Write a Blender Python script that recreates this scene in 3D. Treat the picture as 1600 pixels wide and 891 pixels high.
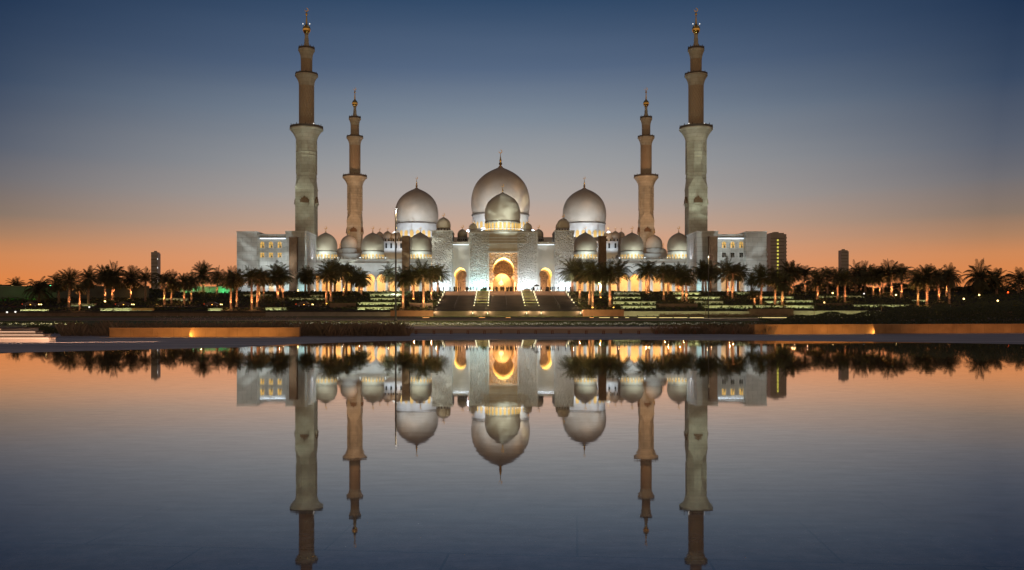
import bpy, bmesh, math, random
from mathutils import Vector, Matrix, Euler
R = math.radians
random.seed(7)
for o in list(bpy.data.objects): bpy.data.objects.remove(o)
S = bpy.context.scene
COL = S.collection

# ------------------------------------------------------------------ camera
F, VX, HY, CH = 1382.0, 777.0, 491.0, 1.5        # focal length (px), vanishing point of the depth lines, horizon row, eye height
cd = bpy.data.cameras.new('camera'); cam = bpy.data.objects.new('camera', cd); COL.objects.link(cam)
cam.location = (0, 0, CH); cam.rotation_euler = (R(90), 0, 0)
cd.sensor_width = 36; cd.lens = F/1600*36
cd.shift_x = (800-VX)/1600; cd.shift_y = (HY-445.5)/1600
cd.clip_start = .2; cd.clip_end = 20000
S.camera = cam

# ------------------------------------------------------------------ render settings
S.view_settings.view_transform = 'Standard'; S.view_settings.look = 'None'
S.view_settings.exposure = 0; S.view_settings.gamma = 1; S.view_settings.use_curve_mapping = False
S.render.engine = 'CYCLES'
cy = S.cycles
cy.use_denoising = True
try: cy.denoiser = 'OPENIMAGEDENOISE'
except Exception: pass
cy.max_bounces = 6; cy.diffuse_bounces = 3; cy.glossy_bounces = 4; cy.transmission_bounces = 2; cy.transparent_max_bounces = 4
cy.sample_clamp_indirect = 6; cy.caustics_reflective = False; cy.caustics_refractive = False

def s2l(c):
    f = lambda v: v/12.92 if v <= .04045 else ((v+.055)/1.055)**2.4
    return tuple(f(v/255) for v in c)

# ------------------------------------------------------------------ dusk sky (by elevation and bearing from the afterglow; lens vignette painted in)
W = bpy.data.worlds.new('World'); S.world = W; W.use_nodes = True
nt = W.node_tree; nt.nodes.clear(); N = nt.nodes.new; LK = nt.links.new
def ramp(node, stops, interp='LINEAR'):
    cr = node.color_ramp; cr.interpolation = interp
    while len(cr.elements) > 1: cr.elements.remove(cr.elements[-1])
    cr.elements[0].position = stops[0][0]; cr.elements[0].color = (*stops[0][1], 1)
    for p, c in stops[1:]:
        e = cr.elements.new(p); e.color = (*c, 1)
tc = N('ShaderNodeTexCoord'); sep = N('ShaderNodeSeparateXYZ'); LK(tc.outputs['Generated'], sep.inputs[0])
skyz = N('ShaderNodeMath'); skyz.operation = 'MULTIPLY'; skyz.inputs[1].default_value = 2.0; LK(sep.outputs['Z'], skyz.inputs[0])
r1 = N('ShaderNodeValToRGB'); LK(skyz.outputs[0], r1.inputs[0])
SKY_MID = [(0, (224, 138, 90)), (.08, (228, 151, 104)), (.15, (222, 163, 128)), (.20, (200, 167, 146)), (.255, (176, 166, 160)), (.33, (157, 158, 160)),
           (.435, (124, 136, 150)), (.535, (86, 104, 130)), (.67, (50, 74, 104)), (.85, (28, 47, 80)), (1.0, (20, 34, 64))]
SKY_EDGE = [(0, (218, 122, 64)), (.07, (222, 134, 74)), (.115, (208, 137, 88)), (.155, (174, 130, 98)), (.20, (138, 119, 105)), (.265, (112, 110, 114)), (.335, (90, 97, 111)),
            (.45, (58, 74, 98)), (.592, (32, 52, 80)), (.85, (20, 33, 60)), (1.0, (16, 27, 52))]
ramp(r1, [(p, s2l(c)) for p, c in SKY_MID])
r1e = N('ShaderNodeValToRGB'); LK(skyz.outputs[0], r1e.inputs[0]); ramp(r1e, [(p, s2l(c)) for p, c in SKY_EDGE])
# faint haze bands
hz = N('ShaderNodeMapping'); hz.inputs['Scale'].default_value = (2.2, 2.2, 26); LK(tc.outputs['Generated'], hz.inputs[0])
hn = N('ShaderNodeTexNoise'); hn.inputs['Scale'].default_value = 1; hn.inputs['Detail'].default_value = 4; LK(hz.outputs[0], hn.inputs['Vector'])
hm = N('ShaderNodeMath'); hm.operation = 'MULTIPLY_ADD'; hm.inputs[1].default_value = .035; LK(hn.outputs[0], hm.inputs[0]); 
ha = N('ShaderNodeMath'); ha.operation = 'SUBTRACT'; ha.inputs[1].default_value = .0175; LK(skyz.outputs[0], ha.inputs[0]); LK(ha.outputs[0], hm.inputs[2])
LK(hm.outputs[0], r1.inputs[0]); LK(hm.outputs[0], r1e.inputs[0])
sx1 = N('ShaderNodeMath'); sx1.operation = 'MULTIPLY'; LK(sep.outputs['X'], sx1.inputs[0]); LK(sep.outputs['X'], sx1.inputs[1])
sx2 = N('ShaderNodeMath'); sx2.operation = 'MULTIPLY'; sx2.inputs[1].default_value = 1/.235; sx2.use_clamp = True; LK(sx1.outputs[0], sx2.inputs[0])
mxe = N('ShaderNodeMix'); mxe.data_type = 'RGBA'; LK(sx2.outputs[0], mxe.inputs[0]); LK(r1.outputs[0], mxe.inputs[6]); LK(r1e.outputs[0], mxe.inputs[7])
# behind the camera the sky is raised to warm tan, added as fill
r2 = N('ShaderNodeValToRGB'); LK(skyz.outputs[0], r2.inputs[0])
ramp(r2, [(0, s2l((216, 174, 132))), (.3, s2l((182, 158, 132))), (1.0, s2l((62, 60, 66)))])
mr = N('ShaderNodeMapRange'); mr.inputs[1].default_value = -.3; mr.inputs[2].default_value = .75; LK(sep.outputs['Y'], mr.inputs[0])
mx = N('ShaderNodeMix'); mx.data_type = 'RGBA'; LK(mr.outputs[0], mx.inputs[0]); LK(r2.outputs[0], mx.inputs[6]); LK(mxe.outputs[2], mx.inputs[7])
bg = N('ShaderNodeBackground'); bg.inputs[1].default_value = 1.0; LK(mx.outputs[2], bg.inputs[0])
wo = N('ShaderNodeOutputWorld'); LK(bg.outputs[0], wo.inputs[0])

# ------------------------------------------------------------------ lamps
def aim(o, loc, target):
    o.location = loc
    o.rotation_euler = (Vector(target)-Vector(loc)).to_track_quat('-Z', 'Y').to_euler()
def area(loc, target, sx, sy, power, color, spread=180, name='floodlight_lamp'):
    l = bpy.data.lights.new(name, 'AREA'); l.shape = 'RECTANGLE'; l.size = sx; l.size_y = sy
    l.energy = power; l.color = color; l.spread = R(spread)
    o = bpy.data.objects.new(name, l); COL.objects.link(o); aim(o, loc, target); return o
def spot(loc, target, power, color, cone=40, blend=.6, gobo=None, size=0.0, name='spotlight_lamp', con=.22):
    l = bpy.data.lights.new(name, 'SPOT'); l.energy = power; l.color = color; l.spot_size = R(cone); l.spot_blend = blend
    l.shadow_soft_size = size
    o = bpy.data.objects.new(name, l); COL.objects.link(o); aim(o, loc, target)
    if gobo:                                       # projector slide of drifting clouds
        l.use_nodes = True; t = l.node_tree; n = t.nodes
        em = n['Emission']; g = n.new('ShaderNodeNewGeometry')
        mp = n.new('ShaderNodeMapping'); mp.inputs['Scale'].default_value = (gobo, gobo, gobo*1.7); mp.inputs['Rotation'].default_value = (0, 0, .5)
        mp.inputs['Location'].default_value = (random.uniform(0, 9), random.uniform(0, 9), 0)
        nz = n.new('ShaderNodeTexNoise'); nz.inputs['Scale'].default_value = 1; nz.inputs['Detail'].default_value = 5; nz.inputs['Distortion'].default_value = .7
        rp = n.new('ShaderNodeValToRGB'); ramp(rp, [(.45, (con,)*3), (.74, (1.7,)*3)])
        t.links.new(g.outputs['Incoming'], mp.inputs[0]); t.links.new(mp.outputs[0], nz.inputs['Vector'])
        t.links.new(nz.outputs[0], rp.inputs[0]); t.links.new(rp.outputs[0], em.inputs['Strength'])
    return o

# ------------------------------------------------------------------ placing: from a bearing, a row and a real distance to metres
def PX(px, D): return (px-VX)/F*D
def PZ(py, D): return CH+(HY-py)/F*D
def PM(n, D): return n/F*D

# ------------------------------------------------------------------ materials
MAT = {}
def mat(name, col, rough=.7, metal=0, noise=None, nscale=1.0, bump=None, bscale=1.0, bdist=.05, emit=None, estr=0, spec=.3, vor=None, detail=5):
    m = bpy.data.materials.new(name); m.use_nodes = True; t = m.node_tree; n = t.nodes; b = n['Principled BSDF']
    b.inputs['Base Color'].default_value = (*col, 1); b.inputs['Roughness'].default_value = rough; b.inputs['Metallic'].default_value = metal
    b.inputs['Specular IOR Level'].default_value = spec
    g = n.new('ShaderNodeTexCoord')
    if noise:
        nz = n.new('ShaderNodeTexNoise'); nz.inputs['Scale'].default_value = nscale; nz.inputs['Detail'].default_value = detail
        t.links.new(g.outputs['Object'], nz.inputs['Vector'])
        rp = n.new('ShaderNodeValToRGB'); ramp(rp, [(.3, col), (.7, noise)])
        t.links.new(nz.outputs[0], rp.inputs[0]); t.links.new(rp.outputs[0], b.inputs['Base Color'])
    if bump:
        bz = n.new('ShaderNodeTexNoise'); bz.inputs['Scale'].default_value = bscale; bz.inputs['Detail'].default_value = 3
        t.links.new(g.outputs['Object'], bz.inputs['Vector'])
        bp = n.new('ShaderNodeBump'); bp.inputs['Strength'].default_value = bump; bp.inputs['Distance'].default_value = bdist
        src = bz.outputs[0]
        if vor:
            v = n.new('ShaderNodeTexVoronoi'); v.inputs['Scale'].default_value = vor; v.feature = 'DISTANCE_TO_EDGE'
            t.links.new(g.outputs['Object'], v.inputs['Vector'])
            vr = n.new('ShaderNodeValToRGB'); ramp(vr, [(.06, (0, 0, 0)), (.16, (1, 1, 1))]); t.links.new(v.outputs[0], vr.inputs[0])
            ad = n.new('ShaderNodeMath'); ad.operation = 'ADD'; t.links.new(bz.outputs[0], ad.inputs[0]); t.links.new(vr.outputs[0], ad.inputs[1]); src = ad.outputs[0]
        t.links.new(src, bp.inputs['Height']); t.links.new(bp.outputs[0], b.inputs['Normal'])
    if emit:
        b.inputs['Emission Color'].default_value = (*emit, 1); b.inputs['Emission Strength'].default_value = estr
    MAT[name] = m; return m
def lattice(m, count=9, k=1.6, dist=.12):           # diamond relief winding round a shaft
    t = m.node_tree; n = t.nodes; b = n['Principled BSDF']; g = n.new('ShaderNodeTexCoord'); s = n.new('ShaderNodeSeparateXYZ')
    t.links.new(g.outputs['Object'], s.inputs[0])
    def M(op, a, b_=None):
        q = n.new('ShaderNodeMath'); q.operation = op
        for i, v in enumerate((a, b_)):
            if v is None: continue
            if isinstance(v, (int, float)): q.inputs[i].default_value = v
            else: t.links.new(v, q.inputs[i])
        return q.outputs[0]
    an = M('MULTIPLY', M('ARCTAN2', s.outputs[1], s.outputs[0]), count); zz = M('MULTIPLY', s.outputs[2], k)
    h = M('MAXIMUM', M('ABSOLUTE', M('SINE', M('ADD', an, zz))), M('ABSOLUTE', M('SINE', M('SUBTRACT', an, zz))))
    h = M('POWER', h, 6)
    bp = n.new('ShaderNodeBump'); bp.inputs['Strength'].default_value = 1; bp.inputs['Distance'].default_value = dist
    t.links.new(h, bp.inputs['Height']); t.links.new(bp.outputs[0], b.inputs['Normal'])
mat('marble', (.60, .575, .53), .55, noise=(.5, .475, .43), nscale=.35, bump=.3, bscale=1.2, bdist=.04)
mat('dimmed_lintel_marble', (.46, .40, .31), .6, noise=(.36, .30, .22), nscale=.35, bump=.4, bscale=1.5, bdist=.06)  # white marble with dim warm light painted into its colour
mat('warmed_dome_marble', (.60, .52, .42), .5, noise=(.47, .40, .31), nscale=.16, bump=.12, bscale=.6, bdist=.05, spec=.15)  # marble browned so the colour carries warm light on the crowns
mat('carved_marble', (.58, .56, .52), .6, noise=(.48, .46, .42), nscale=1.5, bump=1, bscale=1.8, bdist=.42, vor=1.15)
mat('minaret_stone', (.50, .45, .355), .6, noise=(.39, .345, .265), nscale=.4, bump=.25, bscale=.8, bdist=.05)
def panels(m, w=3.2, h=1.6, dark=.55, joint=.05):       # cladding joints
    t = m.node_tree; n = t.nodes; b = n['Principled BSDF']; g = n.new('ShaderNodeTexCoord'); s = n.new('ShaderNodeSeparateXYZ'); t.links.new(g.outputs['Object'], s.inputs[0])
    a = n.new('ShaderNodeMath'); a.operation = 'ADD'; t.links.new(s.outputs[0], a.inputs[0]); t.links.new(s.outputs[1], a.inputs[1])
    c = n.new('ShaderNodeCombineXYZ'); t.links.new(a.outputs[0], c.inputs[0]); t.links.new(s.outputs[2], c.inputs[1])
    br = n.new('ShaderNodeTexBrick'); br.inputs['Scale'].default_value = 1; br.inputs['Brick Width'].default_value = w; br.inputs['Row Height'].default_value = h; br.inputs['Mortar Size'].default_value = joint
    br.inputs['Color1'].default_value = (1, 1, 1, 1); br.inputs['Color2'].default_value = (.86, .86, .85, 1); br.inputs['Mortar'].default_value = (dark, dark, dark, 1); t.links.new(c.outputs[0], br.inputs['Vector'])
    src = b.inputs['Base Color'].links[0].from_socket; mu = n.new('ShaderNodeMix'); mu.data_type = 'RGBA'; mu.blend_type = 'MULTIPLY'; mu.inputs[0].default_value = 1
    t.links.new(src, mu.inputs[6]); t.links.new(br.outputs[0], mu.inputs[7]); t.links.new(mu.outputs[2], b.inputs['Base Color'])
panels(mat('panelled_sandstone', (.56, .31, .14), .75, noise=(.36, .19, .085), nscale=1.1, bump=.35, bscale=4, bdist=.02), 1.5, 2, .5, .012)
panels(mat('panelled_marble', (.58, .555, .51), .55, noise=(.46, .435, .39), nscale=.3, bump=.3, bscale=1.2, bdist=.04))
panels(MAT['minaret_stone'] if 'minaret_stone' in MAT else mat('minaret_stone', (.50, .43, .32), .6, noise=(.38, .33, .24), nscale=.4, bump=.25, bscale=.8, bdist=.05), 2.4, 1.3, .6, .045)
lattice(mat('minaret_lattice', (.36, .27, .18), .65))
mat('brown_screen', (.165, .09, .045), .7, noise=(.11, .06, .03), nscale=.8, bump=.8, bscale=2.2, bdist=.1)
mat('grille', (.16, .085, .04), .6)
mat('gold', (.86, .55, .16), .28, 1)
mat('dark_rail', (.09, .07, .055), .7)
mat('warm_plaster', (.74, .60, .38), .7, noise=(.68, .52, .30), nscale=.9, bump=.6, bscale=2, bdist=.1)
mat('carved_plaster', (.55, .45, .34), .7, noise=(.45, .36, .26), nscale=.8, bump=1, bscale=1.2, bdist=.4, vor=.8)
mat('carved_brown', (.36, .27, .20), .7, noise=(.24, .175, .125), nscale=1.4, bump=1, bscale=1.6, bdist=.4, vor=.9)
mat('lit_window', (.3, .2, .08), .5, emit=(1.0, .60, .14), estr=.68)
mat('lit_drum', (.3, .2, .08), .5, emit=(1.0, .60, .14), estr=.50)
mat('dim_drum', (.3, .2, .08), .5, emit=(1.0, .6, .16), estr=.22)
mat('dark_window', (.03, .03, .025), .25, spec=.5)
mat('niche', (.16, .13, .10), .7)
mat('cool_led', (.8, .8, .8), .5, emit=(.72, .86, 1.0), estr=16)
mat('cornice_led', (.8, .8, .8), .5, emit=(.72, .86, 1.0), estr=3.0)
mat('wall_led', (.8, .8, .7), .5, emit=(.80, 1.0, .42), estr=5)
mat('step_led', (.8, .8, .7), .5, emit=(1.0, .97, .66), estr=1.1)
mat('amber_lens', (.5, .3, .1), .4, emit=(1.0, .46, .07), estr=5)
mat('warm_bulb', (.6, .5, .3), .4, emit=(1.0, .66, .22), estr=6)
mat('white_bulb', (.8, .8, .8), .4, emit=(1.0, .96, .88), estr=1.3)
mat('chandelier_glow', (.8, .6, .4), .4, emit=(1, .72, .32), estr=1.6)
mat('green_bulb', (.3, .8, .5), .4, emit=(.1, 1.0, .45), estr=6)
mat('red_lens', (.4, .02, .01), .3, emit=(1.0, .07, .01), estr=5)
mat('trunk', (.38, .25, .17), .9, noise=(.24, .15, .10), nscale=3, bump=1, bscale=5, bdist=.12)
mat('frond', (.12, .105, .05), .6, noise=(.075, .07, .034), nscale=.8)
mat('leaf', (.11, .112, .045), .7, noise=(.065, .07, .028), nscale=.5)
mat('feather_grass', (.32, .21, .14), .8, noise=(.17, .13, .075), nscale=.6)
mat('plume', (.48, .31, .26), .85)
mat('petal', (.75, .74, .68), .6)
mat('lawn', (.10, .12, .03), .9, noise=(.07, .085, .02), nscale=.6, bump=.5, bscale=6, bdist=.05)
mat('soil', (.085, .062, .045), .95, noise=(.05, .04, .028), nscale=.3, bump=.5, bscale=2, bdist=.1)
mat('asphalt', (.05, .048, .046), .8, noise=(.04, .038, .038), nscale=1.5, bump=.3, bscale=12, bdist=.01)
mat('brown_stone', (.24, .16, .11), .8, noise=(.17, .11, .075), nscale=.7, bump=.4, bscale=2, bdist=.03)
mat('grey_stone', (.32, .25, .215), .8, noise=(.24, .19, .165), nscale=.7, bump=.4, bscale=2, bdist=.03)
mat('parapet_stone', (.50, .38, .30), .8, noise=(.40, .30, .24), nscale=.9, bump=.3, bscale=3, bdist=.02)
mat('pale_stone', (.50, .47, .40), .75, noise=(.4, .37, .3), nscale=.9, bump=.3, bscale=2, bdist=.03)
mat('rust_stone', (.30, .13, .075), .8, noise=(.23, .10, .06), nscale=.8)
mat('sandstone', (.56, .31, .14), .75, noise=(.46, .24, .10), nscale=1.4, bump=.35, bscale=4, bdist=.02)
mat('step_stone', (.38, .25, .19), .75, noise=(.28, .185, .14), nscale=.8)
mat('planter_stone', (.07, .065, .04), .85, noise=(.045, .045, .028), nscale=1.2)
mat('riser_stone', (.72, .60, .52), .6, noise=(.62, .5, .43), nscale=1.5)
mat('painted_metal', (.10, .09, .08), .5, metal=.3)
mat('car_paint', (.08, .03, .02), .3, spec=.5)
mat('tyre', (.02, .02, .02), .9)
mat('glass', (.02, .022, .025), .08, spec=.6)
mat('tower_glass', (.46, .38, .31), .45, noise=(.30, .25, .21), nscale=.05, spec=.5)
mat('tower_pale', (.45, .45, .47), .4)
mat('green_wall', (.16, .17, .14), .85, noise=(.12, .125, .10), nscale=.3)
mat('skin', (.35, .20, .13), .6)
mat('cloth_dark', (.03, .026, .028), .9)
mat('cloth_brown', (.08, .05, .035), .9)
mat('canvas_dark', (.05, .035, .03), .85)

def water_mat():
    m = bpy.data.materials.new('water'); m.use_nodes = True; t = m.node_tree; n = t.nodes; n.clear()
    g = n.new('ShaderNodeTexCoord'); L = t.links.new
    out = n.new('ShaderNodeOutputMaterial'); mixs = n.new('ShaderNodeMixShader'); dif = n.new('ShaderNodeBsdfDiffuse'); gl = n.new('ShaderNodeBsdfAnisotropic')
    fr = n.new('ShaderNodeFresnel'); fr.inputs['IOR'].default_value = 1.36
    # stone slabs on the bed, under a film of water
    br = n.new('ShaderNodeTexBrick'); br.inputs['Scale'].default_value = 1; br.inputs['Brick Width'].default_value = 1.6; br.inputs['Row Height'].default_value = 1.1
    br.inputs['Mortar Size'].default_value = .008; br.inputs['Color1'].default_value = (.15, .135, .135, 1); br.inputs['Color2'].default_value = (.185, .17, .17, 1)
    br.inputs['Mortar'].default_value = (.015, .016, .02, 1); br.offset = .5
    mpb = n.new('ShaderNodeMapping'); mpb.inputs['Rotation'].default_value = (0, 0, .09); L(g.outputs['Object'], mpb.inputs[0]); L(mpb.outputs[0], br.inputs['Vector'])
    nz = n.new('ShaderNodeTexNoise'); nz.inputs['Scale'].default_value = 6; nz.inputs['Detail'].default_value = 8; nz.inputs['Roughness'].default_value = .75; L(g.outputs['Object'], nz.inputs['Vector'])
    rp = n.new('ShaderNodeValToRGB'); ramp(rp, [(.32, (.35,)*3), (.68, (1.7,)*3)]); L(nz.outputs[0], rp.inputs[0])
    mu = n.new('ShaderNodeMix'); mu.data_type = 'RGBA'; mu.blend_type = 'MULTIPLY'; mu.inputs[0].default_value = 1; L(br.outputs[0], mu.inputs[6]); L(rp.outputs[0], mu.inputs[7])
    L(mu.outputs[2], dif.inputs[0])
    # faint ripples
    mp = n.new('ShaderNodeMapping'); mp.inputs['Scale'].default_value = (.45, 1.1, 1); L(g.outputs['Object'], mp.inputs[0])
    w = n.new('ShaderNodeTexNoise'); w.inputs['Scale'].default_value = 2.2; w.inputs['Detail'].default_value = 3; L(mp.outputs[0], w.inputs['Vector'])
    bp = n.new('ShaderNodeBump'); bp.inputs['Strength'].default_value = .13; bp.inputs['Distance'].default_value = .003; L(w.outputs[0], bp.inputs['Height'])
    L(bp.outputs[0], gl.inputs['Normal'])
    gl.inputs['Roughness'].default_value = .022; gl.inputs['Color'].default_value = (1, 1, 1, 1)
    pw_ = n.new('ShaderNodeMath'); pw_.operation = 'MULTIPLY_ADD'; pw_.inputs[1].default_value = 1.75; pw_.inputs[2].default_value = -.055; pw_.use_clamp = True; L(fr.outputs[0], pw_.inputs[0]); mq = n.new('ShaderNodeMapping'); mq.inputs['Scale'].default_value = (.8, 3.2, 1); L(g.outputs['Object'], mq.inputs[0])
    sq = n.new('ShaderNodeTexNoise'); sq.inputs['Scale'].default_value = 2.6; sq.inputs['Detail'].default_value = 9; sq.inputs['Roughness'].default_value = .72; L(mq.outputs[0], sq.inputs['Vector'])
    sr = n.new('ShaderNodeMapRange'); sr.inputs[1].default_value = .34; sr.inputs[2].default_value = .66; sr.inputs[3].default_value = .90; sr.inputs[4].default_value = 1.04; L(sq.outputs[0], sr.inputs[0])
    sm = n.new('ShaderNodeMath'); sm.operation = 'MULTIPLY'; sm.use_clamp = True; L(pw_.outputs[0], sm.inputs[0]); L(sr.outputs[0], sm.inputs[1]); L(sm.outputs[0], mixs.inputs[0]); L(dif.outputs[0], mixs.inputs[1]); L(gl.outputs[0], mixs.inputs[2]); L(mixs.outputs[0], out.inputs[0])
    MAT['water'] = m
water_mat()
def plaza_mat():
    m = mat('wet_paving', (.68, .60, .55), .55, noise=(.26, .23, .215), nscale=.55, spec=.22, bump=.6, bscale=1.6, bdist=.03)
    t = m.node_tree
    for q in t.nodes:
        if q.type == 'TEX_NOISE':
            mp = t.nodes.new('ShaderNodeMapping'); mp.inputs['Scale'].default_value = (.22, 1.6, 1)
            g = [x for x in t.nodes if x.type == 'TEX_COORD'][0]
            t.links.new(g.outputs['Object'], mp.inputs[0]); t.links.new(mp.outputs[0], q.inputs['Vector'])
plaza_mat()

# ------------------------------------------------------------------ mesh building
def wloc(o):
    v = Vector((0, 0, 0))
    while o: v += o.location; o = o.parent
    return v
class MB:
    def __init__(s): s.v = []; s.f = []
    def add(s, vs, fs):
        k = len(s.v); s.v += [tuple(v) for v in vs]; s.f += [tuple(i+k for i in f) for f in fs]; return s
    def box(s, x0, x1, y0, y1, z0, z1):
        return s.add([(x0, y0, z0), (x1, y0, z0), (x1, y1, z0), (x0, y1, z0), (x0, y0, z1), (x1, y0, z1), (x1, y1, z1), (x0, y1, z1)],
                     [(0, 3, 2, 1), (4, 5, 6, 7), (0, 1, 5, 4), (1, 2, 6, 5), (2, 3, 7, 6), (3, 0, 4, 7)])
    def lathe(s, prof, c=(0, 0, 0), seg=32, mod=None, phase=0):
        n = len(prof); vs = []
        for i in range(seg):
            a = 2*math.pi*i/seg+phase
            for r, z in prof:
                q = r*(mod(a, z) if mod else 1)
                vs.append((c[0]+q*math.cos(a), c[1]+q*math.sin(a), c[2]+z))
        fs = []
        for i in range(seg):
            j = (i+1) % seg
            for k in range(n-1): fs.append((i*n+k, j*n+k, j*n+k+1, i*n+k+1))
        fs.append(tuple(i*n for i in reversed(range(seg)))); fs.append(tuple(i*n+n-1 for i in range(seg)))
        return s.add(vs, fs)
    def tube(s, a, b, r0, r1=None, seg=8):
        r1 = r0 if r1 is None else r1; a = Vector(a); b = Vector(b); d = (b-a).normalized()
        u = d.orthogonal().normalized(); w = d.cross(u); vs = []
        for p, r in ((a, r0), (b, r1)):
            for i in range(seg):
                t = 2*math.pi*i/seg; vs.append(p+u*(r*math.cos(t))+w*(r*math.sin(t)))
        return s.add(vs, [(i, (i+1) % seg, seg+(i+1) % seg, seg+i) for i in range(seg)]+[tuple(reversed(range(seg))), tuple(range(seg, 2*seg))])
    def prism(s, pts, y0, y1):                       # outline in x,z pushed through y
        n = len(pts); vs = [(x, y0, z) for x, z in pts]+[(x, y1, z) for x, z in pts]
        return s.add(vs, [tuple(range(n)), tuple(reversed(range(n, 2*n)))]+[(i, n+i, n+(i+1) % n, (i+1) % n) for i in range(n)])
    def build(s, name, m, parent=None, smooth=False, own=None):
        me = bpy.data.meshes.new(name); off = Vector(own) if own else (wloc(parent) if parent else Vector((0, 0, 0)))
        me.from_pydata([Vector(v)-off for v in s.v], [], s.f); me.update()
        for q in (m if isinstance(m, (list, tuple)) else [m]): me.materials.append(MAT[q])
        o = bpy.data.objects.new(name, me); COL.objects.link(o)
        if parent: o.parent = parent
        if own: o.location = Vector(own)-(wloc(parent) if parent else Vector((0, 0, 0)))
        bm = bmesh.new(); bm.from_mesh(me); bmesh.ops.recalc_face_normals(bm, faces=bm.faces); bm.to_mesh(me); bm.free()
        if smooth:
            for p in me.polygons: p.use_smooth = True
            try: me.set_sharp_from_angle(angle=R(38))
            except Exception: pass
        return o
def tag(o, label=None, cat=None, group=None, kind=None):
    for k, v in (('label', label), ('category', cat), ('group', group), ('kind', kind)):
        if v: o[k] = v
    return o
def thing(name, loc, label, cat, group=None):
    o = bpy.data.objects.new(name, None); o.empty_display_size = .5; COL.objects.link(o); o.location = loc
    return tag(o, label, cat, group, 'thing')
def clone(o, parent, loc=None, rot=None, scale=None):
    c = o.copy(); COL.objects.link(c); c.parent = parent
    if loc is not None: c.location = loc
    if rot is not None: c.rotation_euler = rot
    if scale is not None: c.scale = scale
    return c
def sheet(name, pts, z, m):
    b = MB(); b.add([(x, y, z if not callable(z) else z(x, y)) for x, y in pts], [tuple(range(len(pts)))])
    o = b.build(name, m)
    if o.data.polygons[0].normal.z < 0: o.data.flip_normals()
    return tag(o, kind='structure')
ORD = ['first', 'second', 'third', 'fourth', 'fifth', 'sixth', 'seventh', 'eighth', 'ninth', 'tenth', 'eleventh', 'twelfth', 'thirteenth', 'fourteenth',
       'fifteenth', 'sixteenth', 'seventeenth', 'eighteenth', 'nineteenth', 'twentieth', 'twenty-first', 'twenty-second', 'twenty-third', 'twenty-fourth',
       'twenty-fifth', 'twenty-sixth', 'twenty-seventh', 'twenty-eighth', 'twenty-ninth', 'thirtieth', 'thirty-first', 'thirty-second']

# ------------------------------------------------------------------ the ground
PROF = [(-60, -.03), (72, -.03), (80, .08), (95, .33), (112, .5), (150, .6), (236.6, .9), (237.4, 2.3), (290, 8.6), (292, 9.0), (900, 9.0), (9000, 9.0)]
def gz(D):
    for (a, za), (b, zb) in zip(PROF, PROF[1:]):
        if D <= b: return za+(zb-za)*(D-a)/(b-a)
    return 9.0
def d_of_row(y, lo=238.5, hi=291):                     # distance at which the slope meets a picture row
    for _ in range(40):
        m = (lo+hi)/2
        if HY-(gz(m)-CH)*F/m > y: lo = m
        else: hi = m
    return (lo+hi)/2
g = MB(); XS = [-9000, -1200, -300, -120, 120, 300, 1200, 9000]
vs = [(x, D, z) for D, z in PROF for x in XS]; nx = len(XS)
g.add(vs, [(r*nx+c, r*nx+c+1, (r+1)*nx+c+1, (r+1)*nx+c) for r in range(len(PROF)-1) for c in range(nx-1)])
gd = tag(g.build('ground', 'soil'), kind='structure')
if gd.data.polygons[0].normal.z < 0: gd.data.flip_normals()
sheet('plaza', [(-70, -12), (70, -12), (70, 72), (-70, 72)], -.012, 'wet_paving')
EDGE = [(-500, 572), (-150, 558.5), (0, 552), (170, 547.5), (370, 543), (470, 537.5), (600, 533), (700, 531.5), (800, 531), (1000, 531.3), (1180, 532.5), (1400, 534.5), (1600, 538), (1900, 545)]
pool = [(PX(x, CH*F/(y-HY)), CH*F/(y-HY)) for x, y in EDGE]
sheet('pool_water', [(-26, -10)]+[(-26, pool[0][1])]+pool+[(40, pool[-1][1]), (40, -10)], 0.0, 'water')
def strip(name, x0, x1, d0, d1, m, dz=.01, n=6):
    b = MB(); ds = sorted({d0+(d1-d0)*i/n for i in range(n+1)} | {D for D, _ in PROF if d0 < D < d1}); vv = []
    for D in ds: vv += [(x0, D, gz(D)+dz), (x1, D, gz(D)+dz)]
    b.add(vv, [(2*i, 2*i+1, 2*i+3, 2*i+2) for i in range(len(ds)-1)])
    return tag(b.build(name, m), kind='structure')
strip('lawn', -260, 300, 97, 128, 'lawn', .012)
strip('road', -400, 400, 134, 168, 'asphalt', .012)
strip('verge', -400, 400, 172, 236, 'lawn', .012)
for d in (131.5, 170):
    b = MB(); b.box(-400, 400, d-.15, d+.15, gz(d)-.05, gz(d)+.13); tag(b.build('kerb', 'grey_stone'), kind='structure')
b = MB(); b.box(PX(-300, 242.5), PX(512, 242.5), 242.6, 248.2, 2.6, 3.5); tag(b.build('access_road', 'asphalt'), kind='structure')
b = MB()
for s in range(26):
    x = -168+s*6
    if x < PX(500, 242.5): b.box(x, x+2, 245.3, 245.45, 3.504, 3.508)
tag(b.build('lane_line', 'pale_stone'), kind='structure')
b = MB(); b.box(-110, 115, 292.2, 345, 8.6, 9.04); tag(b.build('platform', 'pale_stone'), kind='structure')

PLAT = 9.04
COOL = (.72, .88, 1.0); CYAN = (.55, .93, 1.0); GREENISH = (.86, 1.0, .84); WARM = (1.0, .55, .2); GOLDL = (1.0, .66, .16)

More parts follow.
